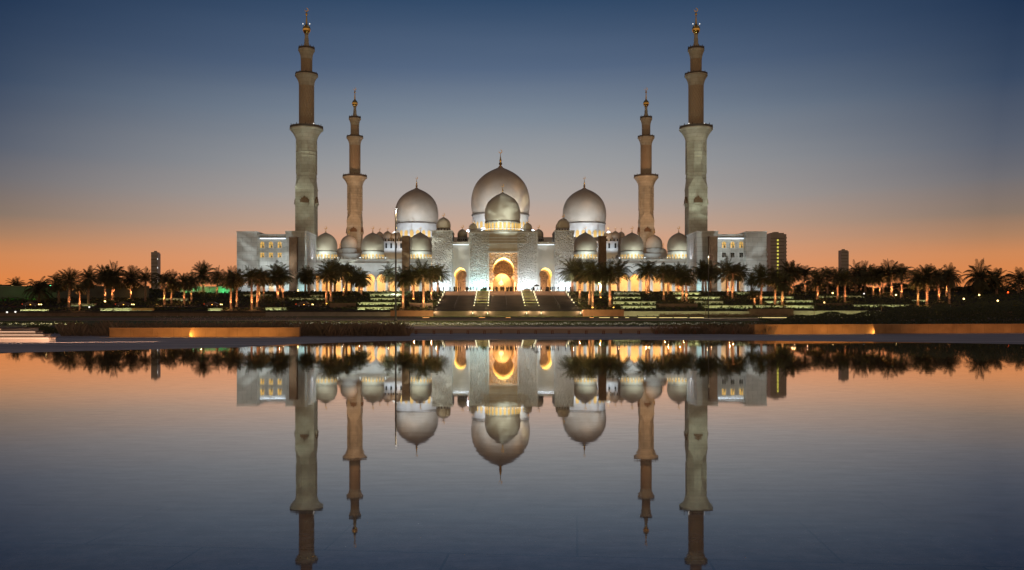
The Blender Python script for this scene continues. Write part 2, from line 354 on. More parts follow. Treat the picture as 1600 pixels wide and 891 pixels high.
# ------------------------------------------------------------------ shared architectural builders
def smoothprof(ctrl, n=6):
    out = []
    P = [ctrl[0]]+ctrl+[ctrl[-1]]
    for i in range(1, len(P)-2):
        p0, p1, p2, p3 = P[i-1], P[i], P[i+1], P[i+2]
        for k in range(n):
            t = k/n
            out.append(tuple(.5*((2*p1[j])+(-p0[j]+p2[j])*t+(2*p0[j]-5*p1[j]+4*p2[j]-p3[j])*t*t+(-p0[j]+3*p1[j]-3*p2[j]+p3[j])*t**3) for j in (0, 1)))
    out.append(ctrl[-1]); return out
ONION = smoothprof([(.955, 0), (.985, .14), (1.0, .34), (.99, .56), (.945, .78), (.865, .98), (.75, 1.15), (.60, 1.30), (.43, 1.42), (.26, 1.51), (.13, 1.57), (.055, 1.62), (.02, 1.66)])
FIN = [(.12, 0), (.135, .03), (.075, .07), (.05, .11), (.085, .16), (.105, .20), (.085, .25), (.042, .30), (.066, .35), (.074, .39), (.058, .43), (.03, .48), (.046, .53), (.022, .58), (.012, .80)]
def crescent(b, x, y, z, r, th):
    n = 28; vs = []; fs = []
    for i in range(n+1):
        t = i/n; a = R(132+28+t*304); w = r*(.06+.34*math.sin(math.pi*t)**.8)
        ca, sa = math.cos(a), math.sin(a)
        for q in (r, r-w):
            vs += [(x+q*ca, y-th, z+q*sa), (x+q*ca, y+th, z+q*sa)]
    for i in range(n):
        k, m = 4*i, 4*i+4
        fs += [(k, m, m+2, k+2), (k+1, k+3, m+3, m+1), (k, k+1, m+1, m), (k+2, m+2, m+3, k+3)]
    fs += [(0, 2, 3, 1), (4*n, 4*n+1, 4*n+3, 4*n+2)]
    b.add(vs, fs)
def finial(parent, x, y, z, h, big=True):
    b = MB(); b.lathe([(r*h*.95, q*h) for r, q in FIN], (x, y, z), 14)
    if big: crescent(b, x, y, z+h*.885, max(h*.10, .5), max(.12, h*.02))
    return b.build('finial', 'gold', parent, True)
def arch(w, h, n=22, pinch=.84, point=.10):
    """outline of a horseshoe arch, base centre at the origin, from left foot over the top to the right foot"""
    r = w/2; leg = pinch*r; a0 = math.acos(pinch); zc = h-r*(1+point)
    pts = [(-leg, 0)]
    for i in range(n+1):
        a = math.pi+a0-(math.pi+2*a0)*i/n
        x = r*math.cos(a); z = r*math.sin(a)
        if z > 0: z += point*r*max(0, 1-abs(x)/r)**1.0*(z/r)
        pts.append((x, zc+z))
    pts.append((leg, 0)); return pts
def arch_panel(b, x0, x1, z0, z1, ol, y, depth):
    """wall panel in the plane y with an opening of outline ol, and the reveal behind it"""
    n = len(ol); bd = []; k1 = max(1, round(n*.34)); k2 = n-1-k1
    for i in range(n):
        if i <= k1: bd.append((x0, z0+(z1-z0)*i/k1))
        elif i < k2: bd.append((x0+(x1-x0)*(i-k1)/(k2-k1), z1))
        else: bd.append((x1, z1+(z0-z1)*(i-k2)/(n-1-k2)))
    b.add([(x, y, z) for x, z in ol]+[(x, y, z) for x, z in bd], [(i, i+1, n+i+1, n+i) for i in range(n-1)])
    if depth: b.add([(x, y, z) for x, z in ol]+[(x, y+depth, z) for x, z in ol], [(i, n+i, n+i+1, i+1) for i in range(n-1)])
def shift(ol, x, z): return [(a+x, c+z) for a, c in ol]

def window_mesh(name, w, h, m, frame=None):
    """arched light of a drum, centred at the base, facing -y; returned as a mesh"""
    b = MB(); b.prism(arch(w, h, 10, .98, .25), -.12, .12)
    o = b.build(name, m); me = o.data; bpy.data.objects.remove(o); return me
def make_dome(root, x, y, zb, Rm, drum_h, nwin=0, win=None, wmat='lit_drum', fin=None, dmat='warmed_dome_marble', led=None, drum_r=.955, label=None, square=False, wfrac=.6, span=200):
    """an onion dome on its drum: part dome > drum, cornice, finial, each window"""
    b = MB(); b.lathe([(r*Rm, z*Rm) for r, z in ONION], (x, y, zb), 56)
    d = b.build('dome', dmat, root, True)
    if label: d['label'] = label
    rd = drum_r*Rm
    b = MB(); b.lathe([(rd, -drum_h), (rd, -.02*Rm)], (x, y, zb), 48); b.build('drum', 'marble', d, True)
    b = MB(); b.lathe([(rd, -.075*Rm), (rd*1.035, -.06*Rm), (rd*1.035, -.02*Rm), (rd, -.012*Rm)], (x, y, zb), 48); b.build('cornice', 'niche', d, True)  # dark material paints a thin shadow line below the dome
    if fin: finial(d, x, y, zb+1.60*Rm, fin)
    if nwin:
        step = 2*math.pi/nwin; ww = win[0] if win else step*rd*.62; wh = win[1] if win else drum_h*wfrac
        me = window_mesh('window', ww, wh, wmat); base = wloc(root)
        for i in range(nwin):
            a = -math.pi/2+step*(i+.5)
            dd = (math.degrees(a)+90+180) % 360-180
            if abs(dd) > span/2: continue
            o = bpy.data.objects.new('window', me); COL.objects.link(o); o.parent = d
            o.location = Vector((x+math.cos(a)*rd, y+math.sin(a)*rd, zb-drum_h+.04*drum_h))-base
            o.rotation_euler = (0, 0, a+math.pi/2)
    if led:
        r0, r1, zl, m = led
        b = MB(); n = 40; vs = []
        for i in range(n):
            a = 2*math.pi*i/n; vs += [(x+r0*math.cos(a), y+r0*math.sin(a), zl), (x+r1*math.cos(a), y+r1*math.sin(a), zl)]
        b.add(vs, [(2*i, 2*i+1, (2*i+3) % (2*n), (2*i+2) % (2*n)) for i in range(n)])
        b.build('led_ring', m, d)
    return d
def led_mat(name, col, s): return mat(name, (.5, .5, .5), .5, emit=col, estr=s)
led_mat('led_main', (.74, .84, 1.0), 17); led_mat('led_side', (.74, .84, 1.0), 17); led_mat('led_front', (.80, .93, 1.0), 3); led_mat('led_portal', (.85, .95, 1.0), 3); led_mat('led_small', (.78, .90, 1.0), 5)

def merlons(b, x0, x1, y, z, w, h, th, gap=.55):
    n = max(1, round((x1-x0)/w)); st = (x1-x0)/n
    for i in range(n):
        cx = x0+st*(i+.5); q = st*gap/2
        b.prism([(cx-q, z), (cx+q, z), (cx+q*.85, z+h*.55), (cx, z+h), (cx-q*.85, z+h*.55)], y, y+th)

# ------------------------------------------------------------------ prayer hall with the three great domes
DH = 498.0
hall = thing('prayer_hall', (PX(781, DH), DH, PLAT), 'white marble prayer hall at the back carrying the three largest domes', 'prayer hall')
zr = PZ(376, DH)
b = MB(); b.box(PX(600, DH), PX(965, DH), DH-22, DH+22, PLAT, zr); b.box(PX(735, DH), PX(829, DH), DH-19, DH+19, zr, PZ(362, DH)); b.build('wall', 'marble', hall)
make_dome(hall, PX(782, DH), DH, PZ(335, DH), PM(45.8, DH), PM(28, DH), 30, (1.9, 4.6), 'lit_drum', PM(28, DH), led=(18.2, 19.0, PZ(361, DH), 'led_main'), label='largest dome with a warm brown crown')
for px, lab in ((651, 'left great dome'), (913, 'right great dome')):
    make_dome(hall, PX(px, DH), DH, PZ(349, DH), PM(34, DH), PM(27, DH), 22, (2.0, 4.6), 'lit_drum', PM(18.5, DH), led=(13.6, 14.4, PZ(374.5, DH), 'led_side'), label=lab)
# corner turrets round the side domes: little domes on arcaded blocks
DT = 470.0
for xa, xb, y0, doms in ((601, 632, 378, ((606, 7.2), (619, 7.6))), (927, 964, 378, ((950, 7.6), (961, 7.2)))):
    b = MB(); b.box(PX(xa, DT), PX(xb, DT), DT-4, DT+4, PLAT, PZ(y0, DT)); w = b.build('turret_block', 'marble', hall)
    b = MB(); b.box(PX(xa, DT), PX(xb, DT), DT-4.5, DT-4.02, PZ(391, DT), PZ(389, DT)); b.build('ledge', 'marble', w)
    for k in range(4):
        cx = PX(xa+4+(xb-xa-8)*k/3, DT); b = MB(); b.prism(shift(arch(1.1, 2.8, 10), cx, PZ(389, DT)), DT-4.1, DT-3.9); b.build('niche', 'dark_window', w)
    for px, r in doms:
        make_dome(hall, PX(px, DT), DT-1, PZ(373, DT), PM(r, DT), PM(5, DT), 8, (.7, 1.3), 'dark_window', PM(5, DT))
    area((PX((xa+xb)/2, DT), DT-7, PZ(392, DT)), (PX((xa+xb)/2, DT), DT-3, PZ(372, DT)), 12, .6, 420, (.66, .82, 1))
    area((PX((xa+xb)/2, DT), DT-7, PZ(418, DT)), (PX((xa+xb)/2, DT), DT-3, PZ(398, DT)), 10, .6, 420, (1, .72, .4))
for px in (591, 973):
    make_dome(hall, PX(px, DT), DT+6, PZ(370, DT), PM(6, DT), PM(14, DT), 0, None, 'dark_window', PM(5, DT))

# ------------------------------------------------------------------ entrance building: portal, side gates, flank towers
D0 = 300.0
ent = thing('entrance_building', (PX(786, D0), D0, PLAT), 'marble entrance building with glowing horseshoe portal and greenish front dome', 'entrance building')
zt = ZROOF = PZ(360.5, D0)
pier = MB()
xl, xr = PX(733, D0), PX(839.5, D0); il, ir = PX(764.5, D0), PX(808.5, D0); zi = PZ(395.5, D0)
pier.box(xl, il, D0, D0+26, PLAT, zt); pier.box(ir, xr, D0, D0+26, PLAT, zt); pier.build('wall', 'carved_marble', ent)
b = MB(); b.box(il, ir, D0+.003, D0+26, zi, zt-.003); b.build('lintel', 'dimmed_lintel_marble', ent)
b = MB()
for yy, th in ((362.5, .5), (371, .25), (375.5, .25), (380, .2)):
    b.box(xl-.1 if yy < 365 else PX(752, D0), xr+.1 if yy < 365 else PX(822, D0), D0-.25, D0-.005, PZ(yy, D0)-th, PZ(yy, D0))
b.box(il-.5, il-.02, D0-.2, D0-.005, PLAT, zi+.5); b.box(ir+.02, ir+.5, D0-.2, D0-.005, PLAT, zi+.5); b.box(il-.02, ir+.02, D0-.2, D0-.005, zi+.05, zi+.5)
b.box(xl-.15, xl+.25, D0-.12, D0-.004, PLAT, zt-.6); b.box(xr-.25, xr+.15, D0-.12, D0-.004, PLAT, zt-.6)
b.build('moulding', 'marble', ent)
# the recessed panel with the outer arch, the long vault behind it and the inner arch
Dp = D0+1.6; cx = PX(786.7, Dp); w = PM(33.5, Dp); h = PZ(402.5, Dp)-PLAT; r = w/2
def portal_outline(cx, z0, w, h, n=26):
    r = w/2; zc = h-r*1.12; a0 = math.acos(.80); zi = zc-r*math.sin(a0); p = [(-r, 0), (-r, zi-1.5), (-r*.80, zi-.5)]
    for i in range(n+1):
        a = math.pi+a0-(math.pi+2*a0)*i/n; x = r*math.cos(a); z = r*math.sin(a)
        if z > 0: z += .12*r*max(0, 1-abs(x)/r)*(z/r)
        p.append((x, zc+z))
    p += [(r*.80, zi-.5), (r, zi-1.5), (r, 0)]
    return [(x+cx, z+z0) for x, z in p]
ol = portal_outline(cx, PLAT, w, h)
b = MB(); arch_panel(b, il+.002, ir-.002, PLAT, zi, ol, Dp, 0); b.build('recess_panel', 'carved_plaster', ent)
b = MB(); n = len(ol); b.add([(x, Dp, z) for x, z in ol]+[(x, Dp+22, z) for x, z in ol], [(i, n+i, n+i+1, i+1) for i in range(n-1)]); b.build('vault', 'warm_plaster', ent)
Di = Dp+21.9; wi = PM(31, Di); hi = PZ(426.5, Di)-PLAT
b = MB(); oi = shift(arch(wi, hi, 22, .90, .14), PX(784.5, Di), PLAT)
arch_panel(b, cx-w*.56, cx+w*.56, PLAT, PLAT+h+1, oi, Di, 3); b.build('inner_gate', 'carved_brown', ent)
b = MB(); b.box(cx-w*.56, cx+w*.56, Di+6, Di+6.4, PLAT, PLAT+h); b.build('inner_wall', 'warm_plaster', ent)
b = MB(); b.lathe([(.1, 0), (.8, .3), (1.0, .9), (.6, 1.4), (.15, 1.9), (.05, 3.2)], (PX(783, Di+4.4), Di+4.4, PLAT+3.1), 12); b.build('chandelier', 'chandelier_glow', ent)
area((cx, Dp+5, PLAT+h-r*1.5), (cx, Dp+5.01, PLAT+h), w*.5, 9, 3000, (1, .74, .24), 90, name='vault_lamp')
area((cx, Di+4.4, PLAT+hi*.97), (cx, Di+5.2, PLAT+4), w*.6, 1.2, 620, (1, .56, .24), name='gate_lamp')
area((cx, D0+.25, PLAT+.2), (cx, Dp+.1, PLAT+9), w*1.1, .25, 3000, (1, .46, .18), name='recess_lamp')
area((cx, Dp+17, PLAT+.35), (cx, Di+1.0, PLAT+7), w*.7, .5, 420, (1, .60, .36), name='vault_foot_lamp')
# gates either side
for px0, px1, ca in ((706.5, 733, 719.5), (839.5, 867, 852.5)):
    Dg = D0+4; x0, x1 = PX(px0, D0), PX(px1, D0); zt2 = PZ(377, D0); cx2 = PX(ca, Dg); w2 = PM(19.5, Dg); h2 = PZ(418.5, Dg)-PLAT
    o2 = shift(arch(w2, h2, 22, .86, .12), cx2, PLAT)
    b = MB(); arch_panel(b, x0, x1, PLAT, zt2-.9, o2, Dg, 0); b.box(x0, x1, Dg+.3, Dg+18, zt2-1.2, zt2-.9); b.build('gate_wall', 'marble', ent)
    b = MB(); n = len(o2); b.add([(x, Dg, z) for x, z in o2]+[(x, Dg+22, z) for x, z in o2], [(i, n+i, n+i+1, i+1) for i in range(n-1)]); b.build('gate_vault', 'warm_plaster', ent)
    b = MB(); b.box(cx2-w2*.6, cx2+w2*.6, Dg+21.8, Dg+22.2, PLAT, PLAT+h2+.5); b.build('gate_screen', 'carved_brown', ent)
    b = MB(); b.box(x0, x1, Dg-1.2, Dg+.3, zt2-.9, zt2); b.build('gate_parapet', 'marble', ent)
    b = MB(); b.box(x0+.1, x1-.1, Dg-1.0, Dg-.75, zt2-1.0, zt2-.91); b.build('cornice_light', 'cornice_led', ent)
    area((cx2, Dg+5.5, PLAT+h2*.5), (cx2, Dg+5.51, PLAT+h2), w2*.45, 9, 1100, (1, .76, .22), 110, name='vault_lamp')
    area((cx2, Dg+17, PLAT+.35), (cx2, Dg+21.5, PLAT+6), w2*.6, .5, 420, (1, .66, .42), name='vault_foot_lamp')
    area((cx2, Dg-2.4, PLAT+.3), (cx2, Dg-.2, PLAT+9), 4.5, .4, 330, COOL)
# flank towers
for px0, px1, m in ((674.5, 706.5, 'carved_marble'), (867, 897, 'carved_marble')):
    b = MB(); b.box(PX(px0, D0), PX(px1, D0), D0, D0+14, PLAT, PZ(360.5, D0)); b.build('flank_tower', m, ent)
    b = MB(); b.box(PX(px0, D0)-.12, PX(px1, D0)+.12, D0-.14, D0+14.1, PZ(361.5, D0), PZ(360, D0)); b.build('coping', 'marble', ent)
def small_dome(px, D, ybase, r, ydrum, fin=4.5, m='warmed_dome_marble', wins=True, root=ent, led=None):
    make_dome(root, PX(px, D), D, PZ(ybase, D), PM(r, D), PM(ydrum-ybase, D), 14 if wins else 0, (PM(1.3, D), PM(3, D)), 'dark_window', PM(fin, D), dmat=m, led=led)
small_dome(693, D0+5, 357.5, 11.2, 361.5); small_dome(880, D0+5, 357, 10, 361.5); small_dome(876, D0+11, 359, 8, 361.5, 0)
small_dome(722.5, D0+12, 370.5, 7.8, 377); small_dome(841.5, D0+12, 370.5, 7.8, 377)
small_dome(739, D0+4, 359.5, 6.6, 361.5, 3, wins=False); small_dome(824.5, D0+4, 359.5, 7, 361.5, 3, wins=False)
make_dome(ent, PX(785.3, D0+12), D0+12, PZ(346.5, D0+12), PM(28, D0+12), PM(16, D0+12), 26, (.85, 2.7), 'lit_window', PM(13, D0+12), led=(7.2, 7.6, PZ(360.3, D0+12), 'led_portal'), label='greenish dome over the portal')

# facade washes
for px, w_, p in ((749, 6.4, 1500), (824, 6.2, 1400), (690, 6, 1250), (882, 5.6, 1200)):
    area((PX(px, D0), D0-2.6, PLAT+.3), (PX(px, D0), D0-.2, PLAT+9), w_, .4, p, CYAN if px == 749 else COOL)
spot((-18, 262, 12), (PX(752, 300), 300, 16), 19000, (.96, 1, .88), 28, .8, 8)
spot((24, 262, 12), (PX(822, 300), 300, 16), 19000, (.98, 1, .86), 28, .8, 8)
spot((-34, 262, 12), (PX(690, 300), 300, 25), 46000, (.95, 1, .86), 26, .8, 8)
spot((42, 262, 12), (PX(880, 300), 300, 20), 28000, (1, .95, .86), 26, .8, 8)

# ------------------------------------------------------------------ arcades with the smaller domes
DA = 325.0
def arcade(px0, px1, doms, side, flip):
    root = thing('arcade', (PX((px0+px1)/2, DA), DA, PLAT), f'{side} white arcade of glowing arches with crenellated parapet and a row of domes', 'arcade', 'arcades beside the entrance')
    x0, x1 = PX(px0, DA), PX(px1, DA); zp = PZ(406.5, DA); n = 11; st = (x1-x0)/n
    b = MB(); ha = PZ(428.5, DA)-PLAT
    for i in range(n):
        a0 = x0+st*i; arch_panel(b, a0, a0+st, PLAT, zp, shift(arch(PM(15.4, DA), ha, 18, .82, .14), a0+st/2, PLAT), DA, .9)
    b.box(x0, x1, DA+.9, DA+16, zp-.4, zp); b.build('wall', 'marble', root)
    b = MB(); b.box(x0, x1, DA+6.5, DA+6.9, PLAT, zp-.42); b.build('back_wall', 'warm_plaster', root)
    b = MB(); b.box(x0, x1, DA-.35, DA-.005, PZ(411.8, DA), PZ(410.8, DA)); b.box(x0, x1, DA-.5, DA+.9, zp+.005, zp+.35); b.build('cornice', 'marble', root)
    b = MB(); merlons(b, x0, x1, DA-.3, zp+.35, 1.05, PM(4.2, DA), .35); b.build('parapet', 'marble', root)
    for i in range(n+1):                                # columns between the arches
        b = MB(); b.lathe([(.5, 0), (.5, .4), (.34, .5), (.30, 4.2), (.55, 4.7), (.6, 5.0)], (x0+st*min(max(i, .12), n-.12), DA-.15, PLAT), 10); b.build('column', 'pale_stone', root, True)
    for k in range(3):
        xm = x0+(x1-x0)*(k+.5)/3
        area((xm, DA+2.2, zp-.6), (xm, DA+5.6, PLAT+2.5), (x1-x0)/3*.95, .9, 2300, (1, .51, .14), name='arcade_lamp')
    for px in doms:
        rp = 18.0; d = DA+8
        area((PX(px, d), DA+1.3, zp+.5), (PX(px, d), DA+4.6, zp+5.8), 6.0, .3, 430, (.84, 1, .93), name='dome_lamp')
        make_dome(root, PX(px, d), d, PZ(392.5, d), PM(rp, d), PM(14, d), 20, (.75, 1.9), 'lit_drum' , PM(8.5, d), led=(PM(rp, d)*1.07, PM(rp, d)*1.16, PZ(403, d), 'led_front'))
    xm = (x0+x1)/2
    area((xm, DA-2.8, PLAT+.3), (xm, DA-.2, PLAT+8), (x1-x0)*.95, .4, 1900, COOL)
    area((xm, DA-2.6, zp-4.2), (xm, DA-.1, zp+.5), (x1-x0)*.9, .25, 520, (.8, .95, 1))
    spot((xm*.6, 268, 10), (xm, DA, 20), 52000, GREENISH, 62, .8, 9)
    return root
arcade(483, 674, (509, 582.5, 656.5), 'left', False)
arcade(897, 1087, (914.5, 987.5, 1060.5), 'right', True)
# far courtyard domes glimpsed behind the rear minarets
court = thing('courtyard_arcade', (PX(785, 440), 440, PLAT), 'far courtyard arcade with small domes glimpsed behind the rear minarets', 'arcade')
for a_, c_ in ((520, 600), (965, 1045)):
    b = MB(); b.box(PX(a_, 440), PX(c_, 440), 432, 447, PLAT, PZ(398, 440)); b.build('wall', 'marble', court)
for px in (545, 1022):
    small_dome(px, 438, 388, 13, 398, 6, wins=False, root=court)
    spot((PX(px, 438)*.9, 412, 26), (PX(px, 438), 438, PZ(384, 438)), 9000, (.8, .95, 1), 30, .9, name='dome_lamp')
for px in (531, 1036):
    small_dome(px, 436, 397.5, 6, 399, 7, 'warmed_dome_marble', False, court)

# ------------------------------------------------------------------ corner blocks
def corner(mir, label):
    q = (lambda x: x) if not mir else (lambda x: 1568.0-x)     # the right block mirrors the left one
    X = lambda px, D: PX(q(px), D)
    def bx(b, pa, pb, D, y0, y1, z0, z1):
        xa, xb = sorted((X(pa, D), X(pb, D))); b.box(xa, xb, y0, y1, z0, z1)
    root = thing('corner_block', (X(425, 312), 312, PLAT), label, 'building', 'corner blocks')
    b = MB(); bx(b, 370, 402, 308.7, 308.7, 326, PLAT, PZ(362, 308.7)); b.build('end_wing', 'panelled_marble', root)
    b = MB(); xa, xb = sorted((X(402, 308.7), X(446, 309)))
    Dm = 312.0; zt = PZ(366, Dm); cs = [X(p, Dm) for p in (410, 423.5, 437)]; cs.sort(); ed = [xa]+[(cs[0]+cs[1])/2, (cs[1]+cs[2])/2]+[xb]
    za = PZ(420, Dm)
    for k in range(3): arch_panel(b, ed[k], ed[k+1], PLAT, za, shift(arch(PM(9.4, Dm), PZ(431, Dm)-PLAT, 14, .88, .2), cs[k], PLAT), Dm, 1.0)
    b.box(xa, xb, Dm, 326, za, zt); b.build('middle_wall', 'panelled_marble', root)
    b = MB(); b.box(xa, xb, Dm+4.5, Dm+4.8, PLAT, za); b.build('passage_wall', 'warm_plaster', root)
    b = MB(); b.box(xa+.1, xb-.1, Dm-.5, Dm-.01, PZ(372.5, Dm), PZ(371.5, Dm)); b.build('cornice', 'marble', root)
    b = MB(); b.box(xa+.15, xb-.15, Dm-.45, Dm-.2, PZ(373.1, Dm), PZ(372.52, Dm)); b.build('cornice_light', 'cornice_led', root)
    b = MB(); bx(b, 446, 479.5, 309, 309, 325, PLAT, PZ(361.5, 309)); b.build('tower_wing', 'panelled_marble', root)
    b = MB(); bx(b, 445.6, 480, 309, 308.8, 325.2, PZ(363, 309), PZ(361, 309)); b.build('coping', 'marble', root); b = MB(); bx(b, 369.6, 402.4, 308.7, 308.5, 326.2, PZ(363.5, 308.7), PZ(361.6, 308.7)); b.build('coping', 'marble', root)
    # side niches on the inner face of the tower wing
    sx = X(479.5, 309); sg = 1 if not mir else -1
    for yy in (313, 318, 322):
        b = MB(); b.box(*sorted((sx+sg*.01, sx+sg*.18)), yy-.5, yy+.5, PZ(400, 316), PZ(374, 316)); b.build('pilaster', 'marble', root)
    for k, c in enumerate(cs):
        for y0, y1, arched in ((387.5, 377.5, True), (402.5, 395, False)):
            zb, zz = PZ(y0, Dm), PZ(y1, Dm); ww = PM(6.6 if arched else 6.2, Dm); hh = zz-zb
            lit = not (mir and not arched)
            b = MB(); o_ = shift(arch(ww, hh, 12, .96, .18) if arched else [(-ww/2, 0), (-ww/2, hh), (ww/2, hh), (ww/2, 0)], c, zb)
            e = .28; fo = [((x-c)*(1+2*e/ww)+c, (z-zb)*(1+e/hh)+zb-(e if i in (0, len(o_)-1) else 0)) for i, (x, z) in enumerate(o_)]
            n = len(o_); b.add([(x, Dm-.22, z) for x, z in o_]+[(x, Dm-.22, z) for x, z in fo]+[(x, Dm-.02, z) for x, z in fo]+[(x, Dm-.03, z) for x, z in o_],
                  [f for i in range(n) for j in [(i+1) % n] for f in ((i, j, n+j, n+i), (n+i, n+j, 2*n+j, 2*n+i), (i, 3*n+i, 3*n+j, j))])
            wn = b.build('window', 'marble', root)
            b = MB(); b.add([(x, Dm-.03, z) for x, z in o_], [tuple(range(n))]); b.build('pane', 'lit_window' if lit else 'dark_window', wn)
            b = MB(); b.box(c-.06, c+.06, Dm-.12, Dm-.035, zb, zz-.1)
            b.box(c-ww*.48, c+ww*.48, Dm-.12, Dm-.035, zb+hh*.52, zb+hh*.52+.1)
            b.prism(shift(arch(ww*.42, hh*.38, 8, .9), c+.2, zb+.05), Dm-.14, Dm-.04); b.build('lattice', 'niche', wn)
    if mir:                                              # stepped blocks up the outer edge
        xo = X(370, 308.7); b = MB()
        for k in range(7): b.box(xo, xo+.55, 309.2, 311, PZ(392+k*7.2, 309), PZ(388.5+k*7.2, 309))
        b.build('edge_block', 'marble', root)
    xc = X(424, Dm)
    area((xc, Dm+2.2, za-.4), (xc, Dm+4.2, PLAT+2), 8, .8, 420, (1, .52, .2), name='passage_lamp')
    area((X(464, 309), 306.6, PLAT+.3), (X(464, 309), 308.9, PLAT+9), 6.5, .4, 620, CYAN)
    area((X(424, Dm), 308.8, PLAT+.3), (X(424, Dm), Dm-.1, PLAT+9), 8, .4, 240, COOL)
    area((X(386, 308), 306.0, PLAT+.3), (X(386, 308), 308.6, PLAT+10), 6, .4, 150, COOL)
    area((sx+sg*2.2, 318, PZ(402, 318)), (sx+sg*.1, 318, PZ(372, 318)), .4, 10, 300, (.8, .85, 1))
    spot((X(424, 293), 293.2, 9.6), (X(424, 312), 312, 23), (15000 if mir else 20000), (.84, .97, 1.0), 108, .9, 4, con=.45)
    return root
corner(False, 'left grey marble corner block with six lit yellow windows')
corner(True, 'right marble corner block with three lit arched windows above three dark ones')

# ------------------------------------------------------------------ brown pylons before the facade
for px0, px1, yt, D, lab in ((451.5, 463.5, 371.5, 305, 'brown stone pylon before the left corner block'), (628, 639.5, 370, 306, 'brown stone pylon left of the entrance building'),
                             (936, 947.5, 370, 306, 'brown stone pylon right of the entrance building'), (1108.5, 1121, 370.5, 305, 'brown stone pylon before the right corner block')):
    xa, xb = PX(px0, D), PX(px1, D); r_ = thing('pylon', ((xa+xb)/2, D, PLAT), lab, 'pylon', 'brown pylons')
    zt = PZ(yt, D); b = MB(); b.box(xa, xb, D, D+2.4, PLAT, zt); b.build('shaft', 'brown_screen', r_)
    b = MB(); b.box(xa-.12, xb+.12, D-.12, D+2.52, zt+.002, zt+.35); b.build('cap', 'brown_stone', r_)
    b = MB(); b.box(xa-.2, xb+.2, D-.2, D+2.6, PLAT, PLAT+.6); b.build('plinth', 'brown_stone', r_)

